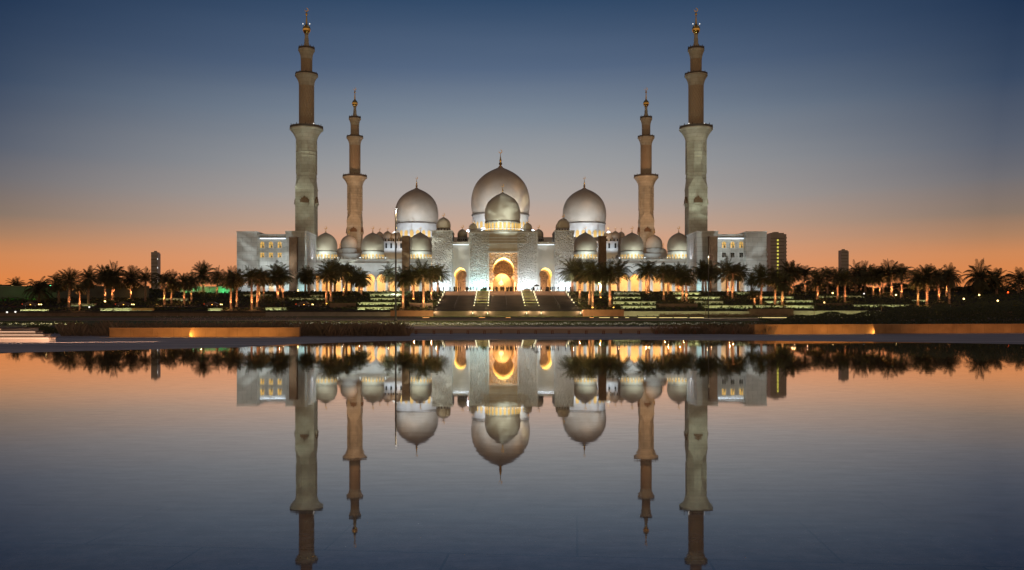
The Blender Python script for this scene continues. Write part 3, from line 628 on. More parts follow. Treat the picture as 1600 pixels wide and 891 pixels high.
# ------------------------------------------------------------------ minarets
def minaret(px, D, label, warm):
    cx = PX(px, D); base = (cx, D, PLAT); k = D/333.0
    # both pairs are the same height; D only moves them
    root = thing('minaret', base, label, 'minaret', 'minarets')
    def L(prof, name, m, parent=root, seg=32, mod=None, phase=0, smooth=True):
        b = MB(); b.lathe(prof, base, seg, mod, phase); return b.build(name, m, parent, smooth)
    s = 3.5
    b = MB(); b.box(cx-s, cx+s, D-s, D+s, PLAT, PLAT+39.3); b.box(cx-s-.15, cx+s+.15, D-s-.15, D+s+.15, PLAT+39.3, PLAT+39.75)
    # broached spandrels from the square to the octagon
    oc = [(3.78*math.cos(R(22.5+45*i)), 3.78*math.sin(R(22.5+45*i))) for i in range(8)]
    sq = [(s, s), (-s, s), (-s, -s), (s, -s)]
    vs = [(cx+x, D+y, PLAT+39.75) for x, y in sq]+[(cx+x, D+y, PLAT+43.4) for x, y in oc]
    fs = []
    for i in range(4):
        o1, o2 = 4+(2*i) % 8, 4+(2*i+1) % 8; o3 = 4+(2*i+2) % 8
        fs += [(i, o1, o2), (i, o2, o3, (i+1) % 4)]
    b.add(vs, fs); b.build('square_shaft', 'minaret_stone', root)
    def oct_mod(a, z):
        t = (a-R(0)) % R(45)-R(22.5); return math.cos(R(22.5))/math.cos(t) if abs(t) < R(22.5) else 1
    b = MB(); b.lathe([(3.78, 43.4), (3.78, 57.2)], base, 8, None, R(22.5)); b.build('octagonal_shaft', 'minaret_stone', root)
    b = MB()
    for z0 in (43.5, 45.0, 51.6, 53.0): b.lathe([(3.8, z0), (4.02, z0+.1), (4.02, z0+.4), (3.8, z0+.5)], base, 8, None, R(22.5))
    for i in range(8):
        a = R(22.5+45*i); b.tube((cx+3.74*math.cos(a), D+3.74*math.sin(a), PLAT+45.4), (cx+3.74*math.cos(a), D+3.74*math.sin(a), PLAT+57.4), .26, .26, 8)
    b.build('string_course', 'minaret_stone', root)
    b = MB()                                             # raised arch frames on the eight faces
    for i in range(8):
        M = Matrix.Translation(Vector(base)) @ Matrix.Rotation(R(45*i), 4, 'Z'); q = MB(); ap = 3.78*math.cos(R(22.5))
        for zb_, hh_ in ((46.1, 5.0), (53.8, 3.4)):
            o1 = arch(2.3, hh_, 12, .95, .3); o2 = arch(1.8, hh_-.3, 12, .95, .3); m_ = len(o1)
            q.add([(x, -ap-.16, z+zb_) for x, z in o1]+[(x, -ap-.16, z+zb_) for x, z in o2]+[(x, -ap-.002, z+zb_) for x, z in o1]+[(x, -ap-.002, z+zb_) for x, z in o2],
                  [f for k_ in range(m_-1) for f in ((k_, k_+1, m_+k_+1, m_+k_), (k_, 2*m_+k_, 2*m_+k_+1, k_+1), (m_+k_, m_+k_+1, 3*m_+k_+1, 3*m_+k_))])
        b.add([M @ Vector(v) for v in q.v], q.f)
    b.build('arch_frame', 'minaret_stone', root)
    def balcony(z0, z1, r0, r1, rr, zrail, nm):
        pr = [(r0, z0), (r0*1.02, z0+(z1-z0)*.1), (r0+(r1-r0)*.16, z0+(z1-z0)*.36), (r0+(r1-r0)*.45, z0+(z1-z0)*.66), (r0+(r1-r0)*.82, z0+(z1-z0)*.9), (r1, z1), (r1, z1+.45)]
        f = L(smoothprof(pr, 4), 'balcony', 'minaret_stone', root, 64, lambda a, z: 1-.05*abs(math.sin(4*a+.4))*(1 if z < z1 else 0)*min(1, (z-z0)/(z1-z0)*2))
        b = MB(); n = 22
        for i in range(n):
            a = 2*math.pi*i/n; b.tube((cx+(r1-.18)*math.cos(a), D+(r1-.18)*math.sin(a), PLAT+z1+.4), (cx+(r1-.18)*math.cos(a), D+(r1-.18)*math.sin(a), PLAT+zrail+.35*(i % 2)), .2, .12, 6)
        b.lathe([(r1-.3, z1+.46), (r1-.06, z1+.46), (r1-.06, z1+.46+(zrail-z1)*.55), (r1-.3, z1+.46+(zrail-z1)*.55)], base, 32)
        b.build('railing', 'dark_rail', f)
        return f
    f1 = balcony(56.6, 61.7, 3.75, 6.2, 6, 63.2, 'a')
    L([(2.83, 61.9), (2.83, 79.0)], 'round_shaft', 'minaret_lattice')
    f2 = balcony(78.2, 81.9, 2.83, 4.25, 4.1, 83.0, 'b')
    L([(2.17, 82.0), (2.17, 89)], 'lantern_shaft', 'minaret_lattice', root, 48, lambda a, z: 1-.07*abs(math.sin(4*a)))
    f3 = balcony(88.3, 91.5, 2.17, 3.08, 3, 92.9, 'c')
    L(smoothprof([(2.0, 91.9), (1.55, 92.8), (1.0, 93.9), (.78, 95.2), (.86, 95.6), (.72, 96.2), (.66, 97.4), (.85, 97.9)], 4), 'lantern_cone', 'minaret_stone')
    fn = L(smoothprof([(.5, 97.9), (1.05, 98.4), (1.45, 99.3), (1.42, 100.1), (1.0, 100.9), (.5, 101.4), (.36, 102.2), (.22, 104.3), (.16, 104.7), (.42, 105.2), (.40, 105.6), (.12, 106.1), (.06, 106.5)], 5), 'finial', 'gold')
    b = MB(); crescent(b, cx, D, PLAT+107.0, .72, .16); b.build('crescent', 'gold', fn)
    # oriel windows on the four faces
    for i in range(4):
        a = R(90*i); M = Matrix.Translation(Vector((cx, D, PLAT))) @ Matrix.Rotation(a, 4, 'Z')
        b = MB(); b.prism([(-1.75, 33.6), (1.75, 33.6), (1.75, 34.0), (-1.75, 34.0)], -s-.85, -s-.004)
        b.prism([(-1.3, 32.9), (1.3, 32.9), (1.7, 33.58), (-1.7, 33.58)], -s-.5, -s-.004)
        b.v = [tuple(M @ Vector(v)) for v in b.v]; p = b.build('oriel', 'minaret_stone', root)
        b = MB(); b.prism([(-1.6, 34.02), (1.6, 34.02), (1.6, 35.2), (1.1, 35.2), (1.1, 35.8), (.5, 35.8), (.0, 36.6), (-.5, 35.8), (-1.1, 35.8), (-1.1, 35.2), (-1.6, 35.2)], -s-.7, -s-.004)
        b.v = [tuple(M @ Vector(v)) for v in b.v]; b.build('grille', 'grille', p)
    # service lamps on the balconies
    for f, rr, zz, ring in ((f1, 3.1, 64.0, (200, -20) if px > 800 else (-20,)), (fn, 1.35, 101.6, (200, -20))):
        if warm: continue
        for dg in ring:
            b = MB(); c = (cx+rr*math.cos(R(dg)), D+rr*math.sin(R(dg)), PLAT+zz); b.lathe([(.05, -.2), (.17, -.11), (.2, 0), (.17, .11), (.05, .2)], c, 10); b.build('lamp', 'white_bulb', f, True)
    # floodlighting
    if not warm:
        sx = -1 if px < 780 else 1; f_ = 1.15 if px < 780 else 1.75
        spot((cx+sx*6, D-52, 27), (cx, D, PLAT+44), 34000*f_, (.82, 1, .86), 36, .8, 11, con=.5)
        spot((cx-sx*10, D-52, 24), (cx, D, PLAT+60), 15000*f_, (.82, 1, .86), 16, .8, 16, con=.5)
        spot((cx, D-44, PLAT+10), (cx, D, PLAT+92), 7000, (1, .66, .32), 40, .9)
        spot((cx-sx*26, D+2, 24), (cx, D, PLAT+42), 6000, (1, .72, .48), 50, .9)
    else:
        sx = -1 if px < 780 else 1
        spot((cx-sx*24, D-42, 34), (cx, D, PLAT+48), 42000, (1, .60, .36), 62, .9)
        spot((cx+sx*14, D-40, 36), (cx, D, PLAT+60), 24000, (1, .58, .33), 60, .9)
        spot((cx-sx*6, D-38, 44), (cx, D, PLAT+84), 12000, (1, .56, .30), 40, .9)
    return root
minaret(479, 333, 'tall minaret rising behind the left corner block', False)
minaret(1087.5, 333, 'tall minaret rising behind the right corner block', False)
minaret(554.5, 450, 'distant warm-lit minaret between the left corner block and left great dome', True)
minaret(1009.5, 450, 'distant warm-lit minaret between the right great dome and right corner block', True)

# unseen warm spots added to brown the crowns of the great domes
for x_, px, z_, p in ((-30, 782, 76, 52000), (34, 790, 72, 60000), (-52, 651, 62, 38000), (56, 913, 62, 38000)):
    spot((x_, 425, 22), (PX(px, DH), DH, z_+3), p*1.25, (1, .56, .20), 30, 1, 9, con=.3)
for px, R_, zb_ in ((782, 45.8, 335), (651, 34, 349), (913, 34, 349)):          # cool roof floods on the lower half of each dome
    for dx in (-.9, .9):
        r_m = PM(R_, DH); x_ = PX(px, DH)+dx*r_m
        spot((x_, DH-r_m-24, PZ(zb_+22, DH)), (PX(px, DH)+dx*.3*r_m, DH-r_m*.9, PZ(zb_-R_*.04, DH)), 30000*(r_m/16)**1.2, (.72, .85, 1.0), 60 if px == 782 else 52, 1)
area((PX(785, D0+12), D0+1.6, ZROOF+.4), (PX(785, D0+12), D0+6.5, ZROOF+7), 9, .3, 420, (.88, 1, .92), name='dome_lamp')
spot((9, 238, 15), (PX(785, 312), 312, 38.5), 190000, (.84, 1, .92), 12.5, .5, 15, con=.12)
spot((20, 425, 24), (PX(808, DH), DH, 64), 120000, (.98, .95, .64), 26, .8, 11, con=.02)
spot((70, 425, 24), (PX(925, DH), DH, 58), 60000, (1, .92, .64), 24, .8, 11, con=.02)
spot((PX(785, 285), 240, 15), (PX(785, 312), 312, 39), 20000, (.88, 1, .78), 13, .8, 8)

# ------------------------------------------------------------------ grand stair
st = thing('grand_staircase', (2.5, 238, .9), 'wide brown staircase climbing to the portal between lit cheek walls', 'staircase')
NS = 48; z0s, z1s = .92, 8.98; dy = (291.5-237.0)/NS; dz = (z1s-z0s)/NS
def flight(x0, x1):
    b = MB()
    pts = []
    for i in range(NS): pts += [(237.0+i*dy, z0s+i*dz), (237.0+i*dy, z0s+(i+1)*dz)]
    pts += [(291.5, z1s), (291.5, z0s-.4), (237.0, z0s-.4)]
    n = len(pts); vs = [(x0, y, z) for y, z in pts]+[(x1, y, z) for y, z in pts]
    fs = [(i, (i+1) % n, n+(i+1) % n, n+i) for i in range(n)]
    b.add(vs, fs); return b.build('flight', 'step_stone', st)
flight(-16.8, -6.75); flight(-2.45, 7.7); flight(11.95, 22.0)
NT = 8
for x in (-17.1, -6.6, -2.6, 7.85, 11.8, 22.3):
    b = MB()
    for k in range(NT):
        ya = 237+k*54.5/NT; zt_ = z0s+(k+1)*(z1s-z0s)/NT+.15
        b.box(x-.15, x+.15, ya, ya+54.5/NT-.002, z0s-.3, zt_)
    cw = b.build('cheek_wall', 'pale_stone', st)
    outer = x in (-17.1, 22.3)
    for k in range(NT):
        if outer and k % 3 != 1 and k != 7 and k % 3 == 2: continue
        ya = 237+k*54.5/NT; zt_ = z0s+(k+1)*(z1s-z0s)/NT+.15
        b = MB(); b.box(x-.12, x+.12, ya-.05, ya-.008, zt_-.82, zt_-.08); b.build('step_light', 'step_led', cw)
        for sd in (-1, 1): spot((x+sd*.22, ya-.3, zt_+.35), (x+sd*4, ya+2.2, zt_-.6), 420, (1, .70, .42), 140, .8, size=.05, name='step_lamp')
for xa, xb in ((-6.4, -2.8), (8.05, 11.6)):
    for k in range(NT):
        ya = 237.2+k*54.5/NT; zt_ = z0s+(k+1)*(z1s-z0s)/NT-.1
        b = MB(); b.box(xa, xb, ya, ya+54.5/NT-.05, z0s-.3, zt_); p = b.build('planter', 'planter_stone', st)
        b = MB(); b.box(xa+.05, xb-.05, ya+.3, ya+54.5/NT-.2, zt_+.002, zt_+.12); b.build('planting', 'lawn', p)
        b = MB(); b.box(xa+.2, xb-.2, ya-.05, ya-.01, zt_-.15, zt_-.06)
        b.build('riser_light', 'amber_lens', p) if k == 0 else None
for x in (-11.7, 2.6, 17):
    b = MB()
    for i in range(7):
        D = 243+i*7; z = gz(D)+.6; b.tube((x, D, z-.6), (x, D, z+.5), .03, .03, 6)
    b.tube((x, 243, gz(243)+1.1), (x, 285, gz(285)+1.1), .035, .035, 6); b.build('handrail', 'painted_metal', st)
for x in (-4.6, 9.8): area((x, 232.5, 1.2), (x, 240, 1.8), 3, .3, 60, (1, .62, .2))
area((2.5, 226, 1.0), (2.5, 250, 3.5), 46, .5, 6500, (1, .88, .36))  # broad unseen lamp added to brighten the verge and stair foot

# ------------------------------------------------------------------ terrace walls on the slope, lit along their feet
TW = [  # px0, px1, row of top, row of foot, lit?, material
 (960, 1000, 458, 460.5, .5, 'grey_stone'), (958, 1001, 464.7, 467.4, 1, 'pale_stone'), (958, 1025, 471.6, 475.4, .7, 'pale_stone'), (970, 1025, 478.6, 481.8, .8, 'pale_stone'), (1026, 1090, 475, 481, 0, 'brown_stone'),
 (1052, 1095, 457.6, 460.4, 1, 'pale_stone'), (1056, 1125, 464.4, 467.2, 1, 'pale_stone'), (1085, 1130, 471, 475.2, .4, 'pale_stone'), (1096, 1176, 478, 481.5, .8, 'pale_stone'),
 (1148, 1172, 457.6, 460, .6, 'pale_stone'), (1190, 1240, 464, 466.5, .7, 'pale_stone'), (1195, 1224, 471, 473.5, .7, 'pale_stone'), (1178, 1223, 478, 480.6, .7, 'pale_stone'),
 (1226, 1270, 470, 472.7, .8, 'pale_stone'), (1226, 1272, 478, 481.3, .9, 'pale_stone'), (1275, 1350, 463, 465, .6, 'grey_stone'), (1332, 1420, 477, 479.4, .6, 'pale_stone'), (1425, 1448, 469.6, 471.4, .7, 'pale_stone'), (1274, 1330, 474.5, 478, 0, 'brown_stone'),
 (578, 627, 459.6, 463, .9, 'pale_stone'), (579, 627, 466.3, 469.2, .7, 'pale_stone'), (558, 627, 473, 476.3, 1, 'pale_stone'), (558, 615, 480.6, 483.8, 1, 'pale_stone'),
 (484, 505, 461.5, 464.4, .4, 'grey_stone'), (450, 508, 466.2, 468.4, .5, 'grey_stone'), (380, 426, 460.6, 463, .4, 'grey_stone'), (415, 447, 481.4, 484.3, .9, 'pale_stone'),
 (246, 294, 466.8, 470, .6, 'grey_stone'), (178, 206, 482, 486.5, .8, 'pale_stone'), (206, 240, 482, 486.6, .15, 'sandstone'), (325, 347, 482.3, 485.3, .7, 'pale_stone'),
 (32, 76, 484, 488.4, .9, 'pale_stone'), (111, 150, 475, 478.2, .35, 'grey_stone'), (157, 177, 482.4, 485.4, .8, 'pale_stone'), (515, 556, 474, 481, 0, 'brown_stone'), (640, 676, 474, 480, 0, 'step_stone')]
for k_, s_ in ((.15, 1.2), (.35, 2.2), (.4, 2.4), (.5, 3), (.6, 3.6), (.7, 4.4), (.8, 5.2), (.9, 6), (1, 7)):
    led_mat(f'wall_led_{int(k_*100)}', (.86, 1.0, .50), s_*.12)
TWO = []
def rowword(y): return 'top' if y < 462 else 'second' if y < 469 else 'third' if y < 476 else 'fourth' if y < 482 else 'lowest'
cnt = {}
for px0, px1, yt, yb, lit, m in sorted(TW, key=lambda t: t[0]):
    side = 'left' if px0 < 780 else 'right'; key = (side, rowword(yb)); i = cnt.get(key, 0); cnt[key] = i+1
    D = d_of_row(yb); zf = gz(D)-.05; zt_ = PZ(yt, D); xa, xb = PX(px0, D), PX(px1, D)
    r_ = thing('terrace_wall', ((xa+xb)/2, D, zf), f"{'lit pale' if lit else 'unlit brown'} terrace wall, {ORD[i]} from left in the {rowword(yb)} row on the {side} slope", 'terrace wall', 'terrace walls on the slope')
    b = MB(); b.box(xa, xb, D, D+.45, zf-.3, zt_); b.build('wall', m, r_)
    b = MB(); b.box(xa-.04, xb+.04, D-.06, D+.5, zt_+.002, zt_+.09); b.build('coping', m, r_)
    if lit:
        b = MB(); nseg = max(1, int((xb-xa)/2.4)); sg = (xb-xa)/nseg
        for q in range(nseg):
            if random.random() < .16: continue
            b.box(xa+sg*q+.25, xa+sg*(q+1)-.25, D-.62, D-.5, zf+.04, zf+.07)
        b.build('led_strip', f'wall_led_{int(lit*100)}', r_)
        area(((xa+xb)/2, D-.75, zf+.1), ((xa+xb)/2, D, zf+.55), (xb-xa)*.96, .12, (xb-xa)*lit*6, (.90, 1, .40), name='terrace_lamp')
    TWO.append((xa, xb, D, zt_))
# the long retaining wall at the foot of the slope, in its separate lengths
LW = [(415, 610, 488.5, 'grey_stone', 0, 'grey unlit length of foot wall below the left arcade'), (610, 677, 486, 'rust_stone', 0, 'rust coloured length of foot wall left of the staircase'),
      (911, 975, 484.5, 'rust_stone', 0, 'rust coloured length of foot wall right of the staircase'), (975, 1172, 487, 'pale_stone', 1, 'pale foot wall washed by small lamps below the right arcade'),
      (1172, 1240, 483.4, 'brown_stone', 0, 'tall brown planter block between two lit foot walls'), (1240, 1376, 486.2, 'pale_stone', 1, 'pale foot wall washed by yellow lamps behind the right hedge'),
      (-80, 415, 489.5, 'brown_stone', 0, 'long brown foot wall below the palms on the left'), (1376, 1700, 487, 'brown_stone', 0, 'long dark foot wall at the far right behind the hedge')]
for px0, px1, yt, m, lit, lab in LW:
    D = 235.2 if m != 'brown_stone' or px0 != 1172 else 234.4; xa, xb = PX(px0, D), PX(px1, D); zt_ = PZ(yt, D)
    r_ = thing('retaining_wall', ((xa+xb)/2, D, .8), lab, 'retaining wall')
    b = MB(); b.box(xa, xb, D, D+2.6, .7, zt_); b.build('wall', m, r_)
    b = MB(); b.box(xa-.03, xb+.03, D-.08, D+.6, zt_+.002, zt_+.1); b.build('coping', m, r_)
    if lit:
        nl = int((xb-xa)/2.15)
        for q in range(nl):
            x = xa+(xb-xa)*(q+.5)/nl+random.uniform(-.2, .2)
            if px0 == 975 and q in (4, 8): continue
            b = MB(); b.lathe([(.09, 0), (.13, .1), (.16, .22), (.12, .24)], (x, D-.75, .92), 10); b.build('wall_lamp', 'painted_metal', r_)
            spot((x, D-.72, 1.14), (x, D+.05, 1.6), 420, (1, 1, .45) if px0 < 1200 else (1, .93, .3), 150, .5, name='wall_lamp_light')
        area(((xa+xb)/2, D-2.2, 1.0), ((xa+xb)/2, D, 1.8), (xb-xa)*.95, .2, 130, (.98, 1, .40))

# ------------------------------------------------------------------ side walls, far left
lw = thing('boundary_wall', (PX(100, 270), 270, 6), 'long dark boundary wall behind the left palms, green at its left end', 'wall')
b = MB(); b.box(PX(-120, 270), PX(232, 270), 270, 270.6, 5.5, PZ(448, 270)); b.build('wall', 'green_wall', lw)
b = MB(); b.box(PX(-120, 270)-.05, PX(232, 270)+.05, 269.9, 270.7, PZ(448, 270)+.002, PZ(447, 270)); b.build('coping', 'grey_stone', lw)
gw = thing('screen_wall', (PX(322, 288), 288, 8.2), 'wall flooded with bright green light behind the left palms', 'wall')
b = MB(); b.box(PX(281, 288), PX(364, 288), 288, 288.5, 7.8, PZ(447.6, 288)); b.build('wall', 'pale_stone', gw)
b = MB()
for k in range(8): b.box(PX(281+k*11.5, 288), PX(281+k*11.5, 288)+.15, 287.9, 288.0, 8.0, PZ(448.5, 288))
b.build('batten', 'grey_stone', gw)
for px, p in ((292, 160), (304, 260), (322, 120), (347, 330), (358, 120)): spot((PX(px, 286), 286.2, 8.35), (PX(px, 288), 288, 9.4), p*.95, (.05, 1, .30), 130, .7)
area((PX(20, 266), 264.5, 6), (PX(20, 270), 270, 8), 22, .5, 70, (.16, 1, .14)); area((PX(52, 266), 266, 6), (PX(52, 270), 270, 8), 4, .5, 26, (.25, 1, .1))
lb = thing('low_building', (PX(-10, 330), 330, 9), 'low flat-roofed building just above the boundary wall at the far left', 'building')
b = MB(); b.box(PX(-60, 330), PX(13, 330), 330, 338, 9, PZ(446, 330)); b.build('wall', 'brown_stone', lb); b = MB(); b.box(PX(-60, 330)-.4, PX(13, 330)+.4, 329.6, 338.4, PZ(446, 330), PZ(445, 330)); b.build('roof', 'grey_stone', lb)

# ------------------------------------------------------------------ far towers
mat('stair_window', (.3, .25, .1), .5, emit=(.95, .85, .12), estr=.8)
mat('tower_lamp', (.5, .5, .5), .5, emit=(1, .97, .9), estr=1.0)
def tower(px0, px1, yt, D, label, style):
    xa, xb = PX(px0, D), PX(px1, D); zt_ = PZ(yt, D); w_ = xb-xa
    r_ = thing('tower_block', ((xa+xb)/2, D, 9), label, 'tower block', 'distant tower blocks')
    b = MB(); b.box(xa, xb-w_*.16, D, D+w_, 9, zt_); b.build('slab', 'tower_glass', r_)
    b = MB(); b.box(xb-w_*.16+.01, xb, D+.5, D+w_-.5, 9, zt_-1.2); b.build('side_slab', 'tower_pale' if style == 1 else 'tower_glass', r_)
    b = MB(); b.box(xa+w_*.3, xa+w_*.6, D+w_*.3, D+w_*.7, zt_, zt_+1.4); b.build('plant_room', 'tower_glass', r_)
    fl = MB(); nf = int((zt_-9)/3.6)
    for k in range(nf): fl.box(xa-.05, xb-w_*.16-.05, D-.18, D-.01, 10+k*3.6, 10.5+k*3.6)
    fl.build('floor_band', 'niche', r_)
    if style == 2:
        for k in range(nf-1):
            b = MB(); b.box(xa+w_*.40, xa+w_*.50, D-.3, D-.2, 11+k*3.6, 12.7+k*3.6); b.build('window', 'stair_window', r_)
        b = MB()
        for k in range(nf): b.box(xb+.01, xb+.7, D+1, D+w_-1, 10.2+k*3.6, 11.4+k*3.6)
        b.build('balcony_edge', 'tower_glass', r_)
    else:
        for z in ((.86, .7, .45) if style == 1 else (.55,)):
            xx = xb-w_*.12 if style == 1 else xa+w_*.08
            b = MB(); b.box(xx, xx+w_*.06, D-.3 if style != 1 else D+.2, D-.2 if style != 1 else D+.45, 9+(zt_-9)*z, 9+(zt_-9)*z+1.5); b.build('window', 'tower_lamp', r_)
tower(236, 247, 394, 900, 'slim dark distant tower left of the mosque', 1)
tower(1204, 1229, 364, 900, 'tall distant tower with a line of lit stair windows right of the mosque', 2)
tower(1314.5, 1326.5, 391, 1000, 'slim distant tower above the palms on the right', 3)

# ------------------------------------------------------------------ near walls beside the pool
def nearwall(pxa, ya, pxb, yb, h, label, name='garden_wall'):
    Da, Db = CH*F/(ya-HY), CH*F/(yb-HY); A = Vector((PX(pxa, Da), Da, 0)); B = Vector((PX(pxb, Db), Db, 0)); d = (B-A).normalized(); nrm = Vector((-d.y, d.x, 0))
    r_ = thing(name, (A+B)/2, label, 'wall', 'low walls beside the pool')
    b = MB()
    L_ = (B-A).length; n = max(2, int(L_/1.5))
    for i in range(n):
        p, q = A+d*(L_*i/n+.004), A+d*(L_*(i+1)/n-.004)
        vs = [p, q, q+nrm*.9, p+nrm*.9]; vs = [Vector((v.x, v.y, -.01)) for v in vs]+[Vector((v.x, v.y, h-.04)) for v in vs]
        b.add(vs, [(0, 3, 2, 1), (4, 5, 6, 7), (0, 1, 5, 4), (1, 2, 6, 5), (2, 3, 7, 6), (3, 0, 4, 7)])
    b.build('wall', 'panelled_sandstone', r_)
    b = MB(); p, q = A-d*.02-nrm*.02, B+d*.02-nrm*.02; vs = [p, q, q+nrm*.94, p+nrm*.94]; vs = [Vector((v.x, v.y, h-.038)) for v in vs]+[Vector((v.x, v.y, h)) for v in vs]
    b.add(vs, [(0, 3, 2, 1), (4, 5, 6, 7), (0, 1, 5, 4), (1, 2, 6, 5), (2, 3, 7, 6), (3, 0, 4, 7)]); b.build('coping', 'sandstone', r_)
    return A, B, d, nrm
A, B, d, nrm = nearwall(171, 526.8, 468, 526.0, .60, 'orange lit low stone wall at the left edge of the pool')
def grazer(P, d, nrm, power, out=.22, col=(1, .56, .16)):
    loc = P-nrm*out+Vector((0, 0, .06)); spot(loc, loc+d*1.0+nrm*.12+Vector((0, 0, .22)), power*.55, col, 128, .5, name='wall_grazer')
    b = MB(); b.box(loc.x-.06, loc.x+.06, loc.y-.05, loc.y+.05, -.01, .03); tag(b.build('floor_light', 'painted_metal'), 'small floor light washing the low stone wall ' + ('left' if P.x < 0 else 'right')+' of the pool', 'floor light', kind='thing')
P = A+(B-A)*((292-171)/(468-171)); grazer(P, d, nrm, 60); 
area((A+(B-A)*.62)-nrm*1.2+Vector((0, 0, .05)), (A+(B-A)*.62)+Vector((0, 0, .35)), 8, .15, 46, (1, .55, .18)); area((A+(B-A)*.15)-nrm*1.2+Vector((0, 0, .05)), (A+(B-A)*.15)+Vector((0, 0, .35)), 4, .15, 10, (1, .5, .16))  # unseen fill lamps added for an even wash along this wall
A2, B2, d2, n2 = nearwall(1179, 522.3, 1720, 519.5, .72, 'long orange lit low stone wall at the right edge of the pool')
P2 = A2+(B2-A2)*((1357-1179)/(1720-1179)); grazer(P2, -d2, n2, 70)
area((A2+(B2-A2)*.15)-n2*1.2+Vector((0, 0, .05)), (A2+(B2-A2)*.15)+Vector((0, 0, .35)), 8, .15, 42, (1, .55, .18)); area((A2+(B2-A2)*.65)-n2*1.4+Vector((0, 0, .05)), (A2+(B2-A2)*.65)+Vector((0, 0, .35)), 14, .15, 32, (1, .45, .14))  # same unseen fill added along the right wall
# glowing steps at the far left of the pool
led_mat('riser_led', (1, .62, .40), 2.5)
area((PX(20, 46.2), 46.0, .06), (PX(20, 48), 48.6, .42), 14, .1, 130, (1, .60, .40), name='step_lamp')
stp = thing('lit_steps', (PX(30, 47), 47, 0), 'broad pale steps with glowing risers at the far left pool edge', 'steps')
for k, (xe, yt, yb, D) in enumerate(((80, 526.6, 534.5, 47.6), (72, 521.8, 526.4, 48.3), (59, 517, 521.6, 49.0), (5, 513, 516.8, 49.7))):
    zt_ = PZ(yt, D); zb = -.01 if k == 0 else PZ((534.5, 526.6, 521.8, 517)[k], D-.35)
    xa, xb = -40, PX(xe, D)
    b = MB(); b.box(xa, xb-.1, D, D+(.7 if k < 3 else 4), -.01, zt_-.05); s_ = b.build('step', 'riser_stone', stp)
    b = MB(); b.box(xa, xb, D-.10, D+(.7 if k < 3 else 4), zt_-.048, zt_); b.build('tread', 'brown_stone', s_)
    b = MB(); b.box(xa, xb-.12, D-.09, D-.06, zt_-.062, zt_-.05); b.build('led_strip', 'riser_led', s_)
# parapet wall and bollards along the far pool edge
pw = thing('parapet_wall', (PX(900, 70), 70, 0), 'low grey parapet wall with pale coping along the far side of the pool', 'wall')
b = MB(); b.box(PX(560, 70), PX(1095, 70), 70, 70.4, -.03, .33); b.build('wall', 'parapet_stone', pw)
b = MB(); b.box(PX(560, 70), PX(1095, 70), 69.93, 71.5, .332, .47); b.build('coping', mat('coping_stone', (.74, .60, .58), .5).name, pw)
bol = None
pxs = [506, 536, 565, 594, 622, 650, 678, 705, 731, 757, 783, 810, 837, 863, 889, 916, 943, 970, 998, 1026, 1055, 1085, 1115, 1145]
for i, px in enumerate(pxs):
    D = 67.5-abs(px-800)*.004
    if bol is None:
        bol = thing('path_bollard', (PX(px, D), D, -.01), 'x', 'bollard', 'bollards along the far pool edge')
        b = MB(); x, y = PX(px, D), D
        b.box(x-.085, x-.03, y-.08, y+.08, -.01, .2); b.box(x+.03, x+.085, y-.08, y+.08, -.01, .2); b.build('post', 'rust_stone', bol)
        b = MB(); b.box(x-.1, x+.1, y-.1, y+.1, .202, .25); b.build('cap', 'rust_stone', bol)
        t = bol
    else:
        t = bol.copy(); COL.objects.link(t); t.location = (PX(px, D), D, -.01)
        for ch in bol.children: clone(ch, t)
    t['label'] = f'small square twin-leg bollard, {ORD[i]} from the left along the far pool edge'

# ------------------------------------------------------------------ palms
def crown_mesh(seed, nf, low=118, dr0=.055):
    rnd = random.Random(seed); vs = []; fs = []
    for i in range(nf):
        t = i/nf; az = i*2.39996+rnd.uniform(-.25, .25)
        el = R(84-low*t**.85+rnd.uniform(-8, 8)); ln = (.92+.2*math.sin(math.pi*min(1, t*1.2)))*rnd.uniform(.88, 1.08)
        if el < R(-10): ln *= .86
        p = Vector((0, 0, 0)); d = Vector((math.cos(az)*math.cos(el), math.sin(az)*math.cos(el), math.sin(el)))
        side = Vector((-math.sin(az), math.cos(az), 0)); n = 9; stp_ = ln/n; tw = rnd.uniform(-.5, .5)
        droop = rnd.uniform(dr0, dr0+.05)
        pts = [p.copy()]
        for k in range(n):
            d = (d+Vector((0, 0, -droop*(1+k*.22)))).normalized(); p = p+d*stp_; pts.append(p.copy())
        for k in range(n):                            # rachis
            a, b_ = pts[k], pts[k+1]; w0 = .016*(1-k/n)+.004
            q = len(vs); vs += [a-side*w0, a+side*w0, b_+side*w0*.9, b_-side*w0*.9]; fs.append((q, q+1, q+2, q+3))
        for k in range(2, n*2+1):                     # leaflets, two per step on each side
            u = k/2; a = pts[int(min(u, n-1e-4))].lerp(pts[min(n, int(min(u, n-1e-4))+1)], u-int(min(u, n-1e-4)))
            dr = (pts[min(n, int(u)+1 if u < n else n)]-pts[max(0, int(u)-1)]).normalized()
            up = side.cross(dr).normalized()
            ll = .27*math.sin(math.pi*min(.97, (.10+.86*u/n)))**.6*rnd.uniform(.8, 1.15)
            for sgn in (-1, 1):
                ld = (dr*.75+side*sgn*.8+up*(.28+tw*.2*sgn)+Vector((0, 0, -.18))).normalized(); ww = .021
                m_ = a+ld*ll*.5; e = a+ld*ll+Vector((0, 0, -.05*ll)); wv = dr*ww
                q = len(vs); vs += [a-wv*.5, a+wv*.5, m_+wv*.75, e, m_-wv*.75]; fs.append((q, q+1, q+2, q+3, q+4))
    me = bpy.data.meshes.new('crown'); me.from_pydata(vs, [], fs); me.materials.append(MAT['frond']); me.update(); return me
